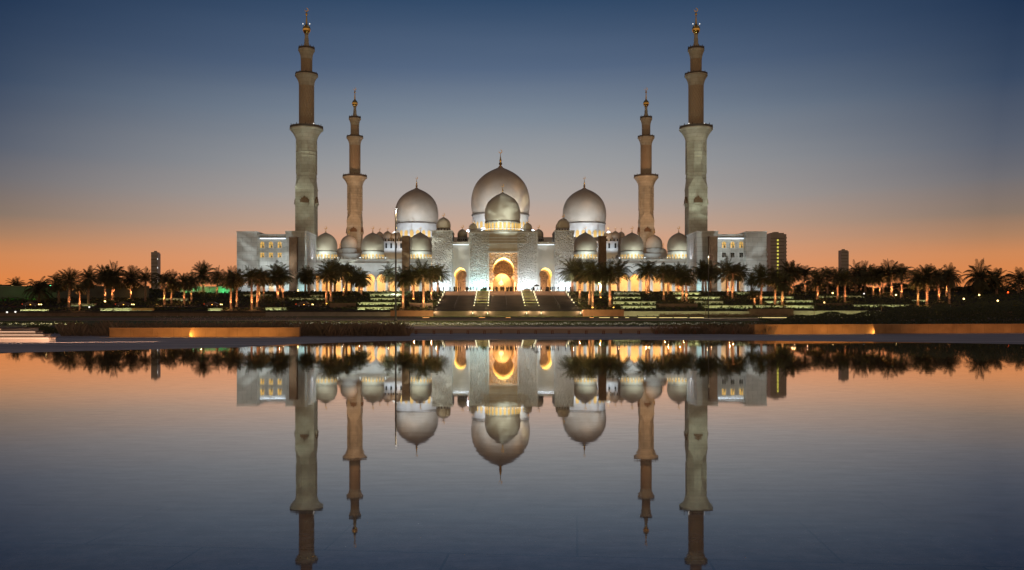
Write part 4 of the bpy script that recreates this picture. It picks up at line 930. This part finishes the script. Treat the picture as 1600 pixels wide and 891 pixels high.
def trunk_mesh(seed, lean):
    rnd = random.Random(seed); b = MB(); n = 26; seg = 10; vs = []
    for k in range(n+1):
        t = k/n; r = (1.0-.22*t)*(1.12 if k % 2 else .92)*(1.25-.25*min(1, t*8))
        if t > .90: r *= 1+1.1*(t-.90)/.1
        for i in range(seg):
            a = 2*math.pi*(i+.5*(k % 2))/seg; vs.append((lean*t*t+r*.30*math.cos(a)*rnd.uniform(.92, 1.08), r*.30*math.sin(a)*rnd.uniform(.92, 1.08), t))
    fs = [(k*seg+i, k*seg+(i+1) % seg, (k+1)*seg+(i+1) % seg, (k+1)*seg+i) for k in range(n) for i in range(seg)]+[tuple(range(n*seg, n*seg+seg))]
    me = bpy.data.meshes.new('trunk'); me.from_pydata(vs, [], fs); me.materials.append(MAT['trunk']); me.update(); return me
CR = [crown_mesh(11+i, *n) for i, n in enumerate(((64,), (46, 95, .05), (74, 130, .075), (58, 112, .045), (44, 80, .09), (66, 125, .035), (52, 105, .10)))]
TR = [trunk_mesh(5+i, l) for i, l in enumerate((0, .12, -.15, .22))]
# bearing, row of the crown top, row of the foot, crown width (px), light on the trunk (0-1)
PALMS = [(25, 433, 458, 26, 0), (61, 428, 474, 48, 0), (92, 423, 474, 36, 0), (108, 417, 482, 40, .25), (125, 440, 485, 20, 1), (138, 415, 478, 36, 0), (164.5, 413, 471, 34, .4), (176, 407, 470, 46, .9),
 (205, 414, 468, 38, 1), (227, 417, 472, 34, 0), (257, 419, 477, 36, .8), (268, 423, 476, 32, .35), (288, 424, 476, 34, .5), (299, 424, 474, 30, 1), (318, 409, 458, 38, .6), (339, 414, 462, 34, .6),
 (361, 416, 484, 36, 1), (370, 418, 481, 32, .8), (393.5, 416, 484, 36, 1), (402, 415, 482, 36, .9), (405.5, 418, 470, 30, .5), (412, 420, 467, 30, .2), (434, 409, 468, 40, .9), (437.5, 415, 457, 30, .8), (442, 412, 466, 34, .9),
 (477, 414, 456, 30, 0), (483, 416, 460, 30, 0), (510, 410, 476, 36, .8), (517, 401, 472, 44, .4), (523, 404, 458, 34, 0), (537, 404, 463, 40, .7), (541, 408, 459, 34, 0), (549, 415, 458, 30, 0), (561, 415, 458, 34, 0), (565, 418, 462, 32, .8),
 (607, 409, 457, 34, .1), (630, 412, 483, 40, 1), (646, 410, 468, 36, .9), (662, 405, 483, 44, 1), (674, 412, 468, 34, .9), (684, 409, 457, 34, .8),
 (894, 403, 456, 40, .7), (906, 404, 467, 40, .8), (921, 404, 477, 40, .6), (926, 406, 482, 38, .6), (938, 412, 466, 34, .7), (953, 403, 479, 46, .9), (966, 404, 457, 38, .1),
 (1010, 403, 459, 40, 1), (1014, 406, 459.5, 34, .7), (1037, 406, 470, 38, .3), (1044, 411, 460, 34, .9), (1060, 410, 459, 38, .7), (1066.5, 412, 470, 36, .6), (1072.5, 413, 472, 34, .9),
 (1098, 406, 457, 34, 0), (1102.5, 407, 457, 30, .1), (1110, 408, 457, 32, .2), (1137, 402, 463, 44, .8), (1144, 405, 466, 40, .9), (1153, 409, 457, 34, 0),
 (1174, 424, 457, 26, 0), (1179, 447, 477, 22, 1), (1189, 413, 477, 38, .9), (1211, 412, 478, 38, .8), (1222, 420, 480, 38, .9), (1234, 407, 460, 36, .8), (1238.5, 409, 459, 34, .8), (1258, 408, 458, 36, .7),
 (1277, 418, 469, 36, .8), (1293, 412, 460, 32, 0), (1308, 414, 469, 34, .6), (1320, 418, 473, 34, 1), (1337, 408, 458, 38, 0), (1352, 408, 458, 36, 0), (1364, 413, 462, 34, .8), (1375, 412, 462, 32, .6), (1380, 414, 459, 30, .7),
 (1393, 404, 463, 46, .9), (1408, 406, 465, 38, .9), (1434, 416, 479, 38, .8), (1448, 409, 479, 44, .9), (1467, 413, 472, 36, .8), (1478.5, 413, 463, 34, .9), (1483, 413, 476, 38, .1), (1530, 407, 461, 48, 0), (1557, 415, 460, 40, 0), (1591, 416, 459, 38, 0)]
SEC = [(365, 'the grove left of the mosque'), (490, 'row before the left corner block'), (700, 'row before the left arcade'), (1080, 'row before the right arcade'), (1200, 'row before the right corner block'), (9999, 'the grove right of the mosque')]
cnt = {}
for i, (px, yt, yb, cw, lit) in enumerate(PALMS):
    D = d_of_row(yb); zf = gz(D)-.1; x = PX(px, D); zt_ = PZ(yt, D); rad = PM(cw, D)/2*1.22
    th = max(1.6, zt_-zf-rad*.90)
    sec = next(s for lim, s in SEC if px < lim); k = cnt.get(sec, 0); cnt[sec] = k+1
    size = 'short ' if zt_-zf < 8.2 else ''
    root = thing('palm_tree', (x, D, zf), f"{size}date palm with {'orange-lit' if lit >= .35 else 'dim' if lit > 0 else 'dark'} trunk, {ORD[k]} from left in {sec}", 'palm tree', 'date palms on the slope')
    tm = TR[i % 4]; lean = (0, .12, -.15, .22)[i % 4]
    t = bpy.data.objects.new('trunk', tm); COL.objects.link(t); t.parent = root; sc = max(.9, min(1.5, rad/3.5)); t.scale = (sc, sc, th)
    c = bpy.data.objects.new('crown', CR[(i*3+1+i//7) % 7]); COL.objects.link(c); c.parent = root; c.location = (lean*sc, 0, th-.15); c.rotation_euler = (random.uniform(-.16, .16), random.uniform(-.16, .16), random.uniform(0, 6.28)); rx = rad*random.uniform(.9, 1.12); c.scale = (rx, rad*2-rx, rad*random.uniform(.88, 1.12))
    if lit > 0:
        loc = (x+random.uniform(-.4, .4), D-1.5, zf+.6)
        spot(loc, (x, D, zf+th*.66), 2200*lit*(th/7), (1, .42, .17) if i % 5 else (1, .56, .18), 62, .6, name='palm_uplight')
        pl = bpy.data.lights.new('palm_lamp_spill', 'POINT'); pl.energy = 75*lit; pl.color = (1, .50, .20); pl.shadow_soft_size = .05
        po = bpy.data.objects.new('palm_lamp_spill', pl); COL.objects.link(po); po.location = (loc[0], loc[1]-.4, loc[2]+.55)
# fixtures bright enough to be seen
for k, (px, yb) in enumerate(((926, 482.3), (959, 482.3), (938.5, 466.5), (510.5, 476.3), (646, 468.4))):
    D = d_of_row(yb)-1.3; x = PX(px, D); z = gz(D)
    r_ = thing('palm_lamp', (x, D, z), f"amber ground lamp at palm foot {('above left end of right rust wall', 'above right end of right rust wall', 'half way up, right of stairs', 'low on the slope, left of terraces', 'half way up, left of stairs')[k]}", 'ground lamp', 'bright lamps at palm feet')
    b = MB(); b.lathe([(.16, 0), (.2, .12), (.26, .3), (.2, .3)], (x, D, z), 12); b.build('housing', 'painted_metal', r_)
    b = MB(); b.lathe([(.05, .31), (.24, .36), (.22, .5), (.06, .58)], (x, D, z), 12); b.build('lens', 'amber_lens', r_, True)

# young trees lit from below
def young(px, yt, yb, D, lab):
    x = PX(px, D); zf, zt_ = PZ(yb, D), PZ(yt, D); zf = max(min(zf, gz(D)), gz(D)-.4)
    r_ = thing('young_tree', (x, D, zf), lab, 'young tree', 'young trees by the foot wall'); h_ = zt_-zf
    b = MB(); b.tube((x, D, zf), (x+.05, D, zf+h_*.62), .09, .05, 7)
    for q in range(5):
        a = q*1.3; b.tube((x+.04, D, zf+h_*(.42+.05*q)), (x+math.cos(a)*.55, D+math.sin(a)*.55, zf+h_*(.66+.06*q)), .035, .015, 5)
    b.build('trunk', 'trunk', r_)
    b = MB(); rnd = random.Random(px)
    for q in range(240):
        a, rr, zz = rnd.uniform(0, 6.28), rnd.random()**.5*.30*h_, rnd.uniform(.48, 1.0); rr *= math.sin(math.pi*min(.98, (zz-.4)/.62))**.6
        p = Vector((x+rr*math.cos(a), D+rr*math.sin(a), zf+h_*zz)); u = Vector((rnd.uniform(-1, 1), rnd.uniform(-1, 1), rnd.uniform(-1, 1))).normalized(); v = u.orthogonal().normalized(); s_ = .16
        b.add([p-u*s_, p+v*s_*.5, p+u*s_, p-v*s_*.5], [(0, 1, 2, 3)])
    b.build('crown', 'leaf', r_)
    spot((x-.1, D-.8, zf+.1), (x, D, zf+h_*.7), 110, (1, .8, .2), 80, .6, name='young_tree_uplight')
young(1102, 470, 496, 228, 'yellow-lit young tree standing beside the right lamp pole'); young(1272, 473, 497.5, 226, 'slender lit young tree by the left end of the yellow foot wall')
young(1377, 468, 494, 232, 'lit young tree at the right end of the yellow foot wall'); young(1463, 472, 494, 228, 'pale-lit young tree in the dark hedge at right')

# ------------------------------------------------------------------ planting nobody could count
def leaves(name, gen, n, size, m, flat=.5, seed=1, stiff=None):
    rnd = random.Random(seed); b = MB()
    for i in range(n):
        p = Vector(gen(rnd))
        if stiff:                                       # blade: a thin upright leaf
            a = rnd.uniform(0, 6.28); l = stiff*rnd.uniform(.55, 1.25)*(.72+.22*math.sin(p.x*1.3)*math.sin(p.x*.47+p.y)+.2*math.sin(p.x*3.1+1)); o_ = Vector((math.cos(a), math.sin(a), 0)); w_ = Vector((-o_.y, o_.x, 0))*size
            b.add([p-w_, p+w_, p+o_*l*.28+Vector((0, 0, l*.62))+w_*.7, p+o_*l*.6+Vector((0, 0, l)), p+o_*l*.28+Vector((0, 0, l*.62))-w_*.7], [(0, 1, 2, 3, 4)])
        else:
            u = Vector((rnd.uniform(-1, 1), rnd.uniform(-1, 1), rnd.uniform(-1, 1)*flat)).normalized(); v = u.orthogonal().normalized(); s_ = size*rnd.uniform(.6, 1.4)
            b.add([p-u*s_, p+v*s_*.55, p+u*s_, p-v*s_*.55], [(0, 1, 2, 3)])
    me = bpy.data.meshes.new(name); me.from_pydata(b.v, [], b.f); me.materials.append(MAT[m]); me.update()
    o = bpy.data.objects.new(name, me); COL.objects.link(o); return tag(o, kind='stuff')
def slope_gen(r):
    while True:
        x = r.uniform(-170, 185); D = r.uniform(238.5, 291)
        if -17.6 < x < 22.8: continue
        if D < 249 and D > 242 and x < PX(515, 242): continue
        return (x, D, gz(D)+r.random()*.5)
leaves('ground_cover', slope_gen, 26000, .38, 'leaf', .5, 3)
def wall_hedge(r):
    xa, xb, D, z = r.choice(TWO); return (r.uniform(xa-1, xb+1), D+.5+r.random()*1.3, z-.35+r.random()*.75)
leaves('terrace_hedge', wall_hedge, 9000, .26, 'leaf', .6, 4)
def far_hedge(r):
    if r.random() < .62: x = r.uniform(PX(1240, 296), PX(1680, 296)); h_ = 2.6+1.5*math.sin(x*.31)*math.sin(x*.13+1)
    else: x = r.uniform(PX(-90, 296), PX(372, 296)); h_ = 1.8+1.0*math.sin(x*.4)
    return (x, 296+r.uniform(-2, 3), 8.9+r.random()*max(.6, h_))
leaves('far_hedge', far_hedge, 15000, .42, 'leaf', .7, 5)
def bank_l(r):                                          # feather grass behind the left wall
    px = r.uniform(95, 640); D = r.uniform(60, 74) if px > 470 or r.random() < .7 else r.uniform(60, 84)
    return (PX(px, D), D, -.02)
leaves('ornamental_grass', bank_l, 18000, .012, 'feather_grass', 1, 6, stiff=.85)
def plume_l(r):
    px = r.uniform(240, 640); D = r.uniform(66, 84); return (PX(px, D), D, .45+r.random()*.75*(1.2 if px < 470 else .7))
leaves('grass_plumes', plume_l, 2600, .035, 'plume', 2.0, 61)
def bank_r(r):
    px = 1020+r.random()**.7*190; D = r.uniform(66, 78); return (PX(px, D), D, -.02)
leaves('ornamental_grass', bank_r, 7000, .012, 'feather_grass', 1, 7, stiff=.7)
def low_hedge(r):
    px = r.uniform(1000, 1185) if r.random() < .6 else r.uniform(470, 660); D = r.uniform(70, 76); return (PX(px, D), D, r.random()*(.75 if px > 1090 or px < 560 else .4))
leaves('low_hedge', low_hedge, 7000, .05, 'leaf', .8, 8)
def hedge_r(r):                                         # dark hedge rising to the right behind the wall
    px = 1185+r.random()**.75*560; D = r.uniform(74, 92); t = min(1, max(0, (px-1215)/300))
    top = PZ(497+2*math.sin(px*.11)+2*math.sin(px*.043), D)+(PZ(474, D)-PZ(497, D))*t
    return (PX(px, D), D, r.random()**.6*top)
leaves('hedge', hedge_r, 42000, .085, 'leaf', .8, 9)
def hedge_l(r):
    px = r.uniform(-150, 190); D = r.uniform(66, 80); return (PX(px, D), D, r.random()*PZ(511+3*math.sin(px*.08), D))
leaves('hedge', hedge_l, 12000, .07, 'leaf', .8, 10)
def bed(r):
    px = r.uniform(430, 1190) if r.random() < .8 else r.uniform(-200, 130); D = r.uniform(93, 98); return (PX(px, D), D, gz(D)+r.random()*.34)
leaves('flower_bed', bed, 15000, .07, 'leaf', .8, 12)
def pet(r):
    px = r.uniform(430, 1190) if r.random() < .8 else r.uniform(-200, 130); D = r.uniform(92.6, 93.6); return (PX(px, D), D, gz(D)+.12+r.random()*.16+.05*math.sin(px*.3))
leaves('white_flowers', pet, 2600, .05, 'petal', 2, 13)
area((PX(800, 90), 90.5, .45), (PX(800, 95), 96, .7), 50, .1, 420, (1, .96, .7)); area((PX(30, 90), 90.5, .45), (PX(30, 95), 96, .7), 18, .1, 240, (1, .9, .4))
def tussock(r):
    px = r.uniform(1030, 1240); D = r.uniform(222, 232); return (PX(px, D), D, gz(D))
leaves('kerb_grass', tussock, 3500, .03, 'feather_grass', 1, 14, stiff=.9)

# lawn lights along the kerb and lamps in the right garden
def lampbox(px0, px1, y, D, m, lab, grp):
    x0, x1 = PX(px0, D), PX(px1, D); z = gz(D); zc = PZ(y, D)
    r_ = thing('kerb_light', ((x0+x1)/2, D, z), lab, 'kerb light', grp)
    b = MB(); b.box(x0, x1, D, D+.2, z-.02, max(zc-.1, z+.05)); b.build('housing', 'painted_metal', r_)
    b = MB(); b.box(x0+.03, x1-.03, D-.03, D+.17, max(zc-.1, z+.05)+.002, max(zc-.1, z+.05)+.14); b.build('diffuser', m, r_)
led_mat('kerb_led', (1, .80, .28), 1.6); led_mat('kerb_amber', (1, .42, .10), 2.0)
for k, (a, c_, y, m) in enumerate(((660, 671, 500.5, 'kerb_amber'), (790, 798, 500.3, 'kerb_amber'), (921, 928, 499.6, 'kerb_amber'), (936, 953, 498.8, 'kerb_led'), (959, 966, 498.8, 'kerb_led'), (977, 983, 498.8, 'kerb_led'), (997, 1026, 498.7, 'kerb_led'), (1030, 1051, 498.7, 'kerb_led'),
                               (1053, 1074, 499.3, 'kerb_led'), (1078, 1100, 499.6, 'kerb_led'), (1185, 1236, 498, 'kerb_led'), (1240, 1276, 497.4, 'kerb_led'), (1312, 1340, 497.4, 'kerb_led'), (748, 758, 498.5, 'kerb_amber'))):
    lampbox(a, c_, y, 170.5, m, f"{'amber' if 'amber' in m else 'yellow'} {'long' if c_-a > 15 else 'short'} kerb light near the verge, {ORD[k] if k < 13 else 'the one'} {'from the left' if k < 13 else 'below the left stair planter'}", 'kerb lights along the verge')
    area(((PX(a, 170)+PX(c_, 170))/2, 171.5, 1.3), ((PX(a, 170)+PX(c_, 170))/2, 173.5, .75), max(.5, PM(c_-a, 170)), .2, 50+PM(c_-a, 170)*60, (1, .78, .25), name='kerb_light_lamp')
GL = [(1301, 458, 'warm'), (1288, 473, 'warm'), (1400, 461, 'warm'), (1506, 467, 'warm'), (1530, 461, 'warm'), (1559, 470, 'warm'), (1575, 457, 'red'), (1485.5, 480, 'white'), (1350, 459, 'white'), (139.5, 480, 'white'), (164, 471, 'warm'), (19, 447, 'warm'), (72, 441, 'warm'), (78.5, 446.5, 'green'), (465.5, 454, 'warm'), (11, 488, 'white'), (24, 487.5, 'white')]
for k, (px, y, c) in enumerate(GL):
    D = min(d_of_row(min(488, max(458, y+4))), 290); 
    if y > 486: D = 234
    x = PX(px, D); z = PZ(y, D); zf = gz(D)
    if px in (19, 72, 78.5): D = 296; x = PX(px, D); z = PZ(y, D); zf = 9
    side = 'left' if px < 780 else 'right'
    r_ = thing('garden_lamp', (x, D, zf), f"small {c if c != 'warm' else 'amber'} garden lamp on a post, {ORD[sorted(q[0] for q in GL).index(px)]} garden lamp from the left", 'garden lamp', 'garden lamps among the palms')
    b = MB(); b.tube((x, D, zf-.1), (x, D, max(z-.2, zf+.1)), .05, .04, 8); b.build('post', 'painted_metal', r_)
    b = MB(); zz = max(z, zf+.32); b.lathe([(.06, -.22), (.2, -.13), (.24, 0), (.2, .13), (.06, .22)], (x, D, zz), 12); b.build('bulb', {'warm': 'warm_bulb', 'white': 'white_bulb', 'green': 'green_bulb', 'red': 'red_lens'}[c], r_, True)
# tall lamp poles
for px, yt, D, lab in ((618.3, 327.5, 101, 'tall thin lamp pole before the left great dome'), (1107, 400, 168.8, 'lamp pole before the right corner block'), (16, 478, 200, 'short dark pole at the far left edge')):
    if px == 16: continue
    x = PX(px, D); z = gz(D); zt_ = PZ(yt, D); r_ = thing('lamp_pole', (x, D, z), lab, 'lamp pole', 'lamp poles'); k = D/101
    b = MB(); b.lathe([(.16, 0), (.16, .5), (.11, .6), (.075, zt_-z)], (x, D, z), 10); b.build('pole', 'pole_metal' if False else 'painted_metal', r_)
    b = MB(); b.box(x-.08, x+.28, D-.12, D+.12, zt_+.002, zt_+.11); h_ = b.build('lamp_head', 'painted_metal', r_)
    spot((x+.1, D, zt_-.05), (x+.1, D+6, 0), 26000 if D < 120 else 20000, (1, .78, .45), 150, .5, size=.1, name='pole_lamp')
    if D < 120: b = MB(); b.box(x-.05, x+.22, D-.124, D-.121, zt_+.02, zt_+.10); b.build('lens', 'white_bulb', h_)

# ------------------------------------------------------------------ cars on the access road
led_mat('head_lens', (1, .72, .22), 12)
def car(px, label, face):
    D = 245.9 if face > 0 else 244.2; x = PX(px, D); z = 3.508
    r_ = thing('car', (x, D, z), label, 'car', 'cars on the access road')
    f = face
    side = [(-2.2, .32), (-2.25, .75), (-2.05, .92), (-1.55, .98), (-.95, 1.42), (.45, 1.45), (1.1, 1.0), (2.0, .86), (2.25, .7), (2.2, .32)]
    b = MB(); pts = [(x+a*f, z+c) for a, c in side]; n = len(pts)
    vs = []
    for yy, ins in ((-.86, .1), (-.78, 0), (.78, 0), (.86, .1)):
        for (a, c), (sa, sc) in zip(pts, side):
            t = .16 if sc > 1.1 else 0
            vs.append((a, D+(yy-(t if yy > 0 else -t)), c-(0 if ins == 0 else 0)))
    fs = [tuple(range(n)), tuple(reversed(range(3*n, 4*n)))]
    for k in range(3): fs += [(k*n+i, (k+1)*n+i, (k+1)*n+(i+1) % n, k*n+(i+1) % n) for i in range(n)]
    b.add(vs, fs); b.build('body', 'car_paint', r_, True)
    for sy in (-1, 1):
        b = MB(); b.prism([(x+a*f, z+c) for a, c in ((-1.35, 1.0), (-.88, 1.36), (.38, 1.38), (.88, 1.02))], D+sy*.74-.03, D+sy*.74+.03); b.build('window', 'glass', r_)
        for wx in (-1.35, 1.35):
            b = MB(); b.tube((x+wx*f, D+sy*.72, z+.32), (x+wx*f, D+sy*.9, z+.32), .32, .32, 16); w_ = b.build('wheel', 'tyre', r_)
            b = MB(); b.tube((x+wx*f, D+sy*.905, z+.32), (x+wx*f, D+sy*.915, z+.32), .19, .19, 12); b.build('rim', 'tower_pale', w_)
        b = MB(); b.box(*sorted((x+2.1*f, x+2.27*f)), D+sy*.62-.16, D+sy*.62+.24*sy+.0 if sy > 0 else D+sy*.62+.16, z+.60, z+.78); b.build('headlamp', 'head_lens', r_)
        b = MB(); b.box(*sorted((x-2.1*f, x-2.28*f)), D+sy*.62-.2, D+sy*.62+.2, z+.62, z+.84); b.build('tail_lamp', 'red_lens', r_)
        b = MB(); b.box(x-.14, x+.14, D+sy*.865-.012, D+sy*.865+.012, z+.58, z+.70); b.build('side_lamp', 'amber_lens', r_)
    spot((x+2.35*f, D, z+.66), (x+12*f, D-.5, z), 900, (1, .74, .3), 60, .6, name='headlamp_beam')
    spot((x-2.4*f, D, z+.7), (x-9*f, D-.8, z), 260, (1, .08, .01), 110, .6, name='tail_lamp_glow')
car(50, 'dark car at the far left of the access road with lit lamps', 1); car(195, 'dark car with lit lamps below the lit palms left of the slim tower', 1)
car(333, 'dark car with lit lamps below the green-lit wall', 1); car(476, 'dark car with lit lamps at the road end near the left pylon', 1)

# ------------------------------------------------------------------ people at the head of the stair
def person_mesh(pose):
    """one continuous skinned figure 1.72 m tall, feet at z=0, facing -y"""
    if pose == 0: lx, ly, ay = .10, 0, .04            # standing
    elif pose == 1: lx, ly, ay = .09, .20, .16        # walking
    else: lx, ly, ay = .08, .03, -.06                 # standing, hands together
    V = [((0, 0, .93), .145), ((0, 0, 1.12), .13), ((0, 0, 1.32), .165), ((0, 0, 1.45), .07), ((0, -.01, 1.53), .07), ((0, -.015, 1.62), .10), ((0, 0, 1.71), .06)]
    E = [(0, 1), (1, 2), (2, 3), (3, 4), (4, 5), (5, 6)]
    for s in (-1, 1):
        k = len(V); sy = s*ly
        V += [((s*.09, 0, .86), .105), ((s*lx, -sy*.5, .48), .07), ((s*lx, sy*.9 if pose == 1 else 0, .09), .048), ((s*lx*1.1, (sy*.9 if pose == 1 else 0)-.14, .04), .045)]
        E += [(0, k), (k, k+1), (k+1, k+2), (k+2, k+3)]
        k = len(V); fw = -s*ay if pose == 1 else -abs(ay)
        hx = .10 if pose == 2 else .27
        V += [((s*.19, 0, 1.40), .062), ((s*.25, fw*.3+.02, 1.13), .05), ((s*hx, fw-(.2 if pose == 2 else .03), .90 if pose != 2 else 1.02), .038), ((s*hx*.97, fw-(.25 if pose == 2 else .06), .81 if pose != 2 else 1.0), .034)]
        E += [(2, k), (k, k+1), (k+1, k+2), (k+2, k+3)]
    me = bpy.data.meshes.new('person'); me.from_pydata([v for v, _ in V], E, []); o = bpy.data.objects.new('person_tmp', me); COL.objects.link(o)
    sk = o.modifiers.new('skin', 'SKIN'); sub = o.modifiers.new('sub', 'SUBSURF'); sub.levels = 1; sub.render_levels = 1
    for i, (_, r) in enumerate(V): me.skin_vertices[0].data[i].radius = (r, r*.78 if i < 3 else r)
    me.skin_vertices[0].data[0].use_root = True
    bpy.context.view_layer.update(); dg = bpy.context.evaluated_depsgraph_get()
    m2 = bpy.data.meshes.new_from_object(o.evaluated_get(dg)); bpy.data.objects.remove(o)
    m2.name = 'person'; m2.materials.clear()
    for q in ('cloth_dark', 'skin', 'cloth_brown'): m2.materials.append(MAT[q])
    for p in m2.polygons:
        z = p.center.z; hand = z < .98 and z > .74 and abs(p.center.x) > .2
        p.material_index = 1 if (1.47 < z < 1.64 and p.center.y < .03) or hand else (2 if z < .88 and pose == 1 else 0); p.use_smooth = True
    return m2
def robed(seed):
    m = person_mesh(0); bm = bmesh.new(); bm.from_mesh(m)
    for f in list(bm.faces):
        pass
    bm.free(); return m
PM_ = [person_mesh(0), person_mesh(1), person_mesh(2)]
def gown():                                              # long gown worn over the body
    b = MB(); b.lathe([(.30, .06), (.27, .5), (.20, .95), (.19, 1.15), (.21, 1.34), (.12, 1.44)], (0, 0, 0), 14); o = b.build('gown', 'cloth_dark', None, True); m = o.data; bpy.data.objects.remove(o); return m
GW = gown()
rp = random.Random(21)
spots_ = []
for a, c_, n in ((683, 698, 3), (703, 716, 5), (716, 731, 4), (733, 746, 4), (752, 768, 5), (770, 800, 16), (801, 815, 4), (826, 836, 4), (838, 858, 6), (859, 875, 4), (880, 895, 3)):
    for q in range(n): spots_.append((rp.uniform(a, c_), rp.uniform(292.6, 297.2)))
GP = {'clothes': 'people gathered before the portal'}
for i, (px, D) in enumerate(spots_):
    p = i % 3; g_ = i % 4 == 2; o = bpy.data.objects.new('person', PM_[p]); COL.objects.link(o)
    o.location = (PX(px, D), D, PLAT+.002); o.rotation_euler = (0, 0, rp.uniform(-3.1, 3.1)); s_ = rp.uniform(.93, 1.06); o.scale = (s_, s_, s_)
    zone = 'left of the portal' if px < 766 else 'in front of the glowing portal' if px < 806 else 'right of the portal'
    tag(o, ('person in a long dark gown ' if g_ else 'person in dark clothes walking ' if p == 1 else 'person in dark clothes standing ')+zone+' at the stair head', 'person', ('gowned' if g_ else 'walking' if p == 1 else 'standing')+' people '+zone, 'thing')
    if g_:
        c = bpy.data.objects.new('gown', GW); COL.objects.link(c); c.parent = o
# small globe lights along the stair head
gl0 = None
gp = [727, 732, 735.5, 739, 742.5, 746, 766, 769, 807, 810.5, 814, 830, 840, 843, 846, 861, 868]
for i, px in enumerate(gp):
    D = 291.9; x = PX(px, D); z = 8.98
    if gl0 is None:
        gl0 = thing('globe_light', (x, D, z), 'x', 'globe light', 'globe lights along the stair head'); t = gl0
        b = MB(); b.tube((x, D, z-.02), (x, D, z+.14), .06, .05, 8); b.build('base', 'painted_metal', gl0)
        b = MB(); b.lathe([(.04, .142), (.15, .22), (.18, .3), (.15, .38), (.04, .46)], (x, D, z), 10); b.build('globe', 'globe_glow', gl0, True) if 'globe_glow' in MAT else b.build('globe', led_mat('globe_glow', (1, .74, .5), 2.6).name, gl0, True)
    else:
        t = gl0.copy(); COL.objects.link(t); t.location = (x, D, z)
        for ch in gl0.children: clone(ch, t)
    t['label'] = f'small round globe light, {ORD[i]} from the left along the stair head'
# parasol and the two planter boxes at the top of the stair
D = 293; x = PX(838.5, D)
ps = thing('parasol', (x, D, PLAT), 'open dark parasol at the stair head right of the portal', 'parasol')
b = MB(); b.tube((x, D, PLAT), (x, D, PLAT+2.3), .03, .03, 8); b.build('pole', 'painted_metal', ps)
b = MB(); b.lathe([(1.0, 1.72), (.75, 2.0), (.35, 2.22), (.03, 2.34), (.02, 2.4)], (x, D, PLAT), 8); b.build('canopy', 'canvas_dark', ps)
b = MB(); b.lathe([(.3, 0), (.3, .06), (.06, .1)], (x, D, PLAT), 12); b.build('base', 'grey_stone', ps)
for px0, px1, lab in ((750.5, 760.5, 'dark green planter box at the stair head left of the portal'), (817.5, 828, 'dark planter box at the stair head right of the portal')):
    D = 291.95; xa, xb = PX(px0, D), PX(px1, D); r_ = thing('planter_box', ((xa+xb)/2, D, 9), lab, 'planter box', 'planter boxes at the stair head')
    b = MB(); b.box(xa, xb, D, D+1.0, 8.95, 9.75); b.build('box', 'planter_green' if px0 < 780 else 'brown_stone', r_) if 'planter_green' in MAT else b.build('box', mat('planter_green', (.03, .10, .07), .7).name, r_)
    b = MB()
    for q in range(120):
        p = Vector((random.uniform(xa, xb), D+random.uniform(.05, .95), 9.75+random.random()*.25)); u = Vector((random.uniform(-1, 1), random.uniform(-1, 1), random.uniform(-.3, 1))).normalized(); v = u.orthogonal()
        b.add([p-u*.1, p+v*.05, p+u*.1, p-v*.05], [(0, 1, 2, 3)])
    b.build('foliage', 'leaf', r_)
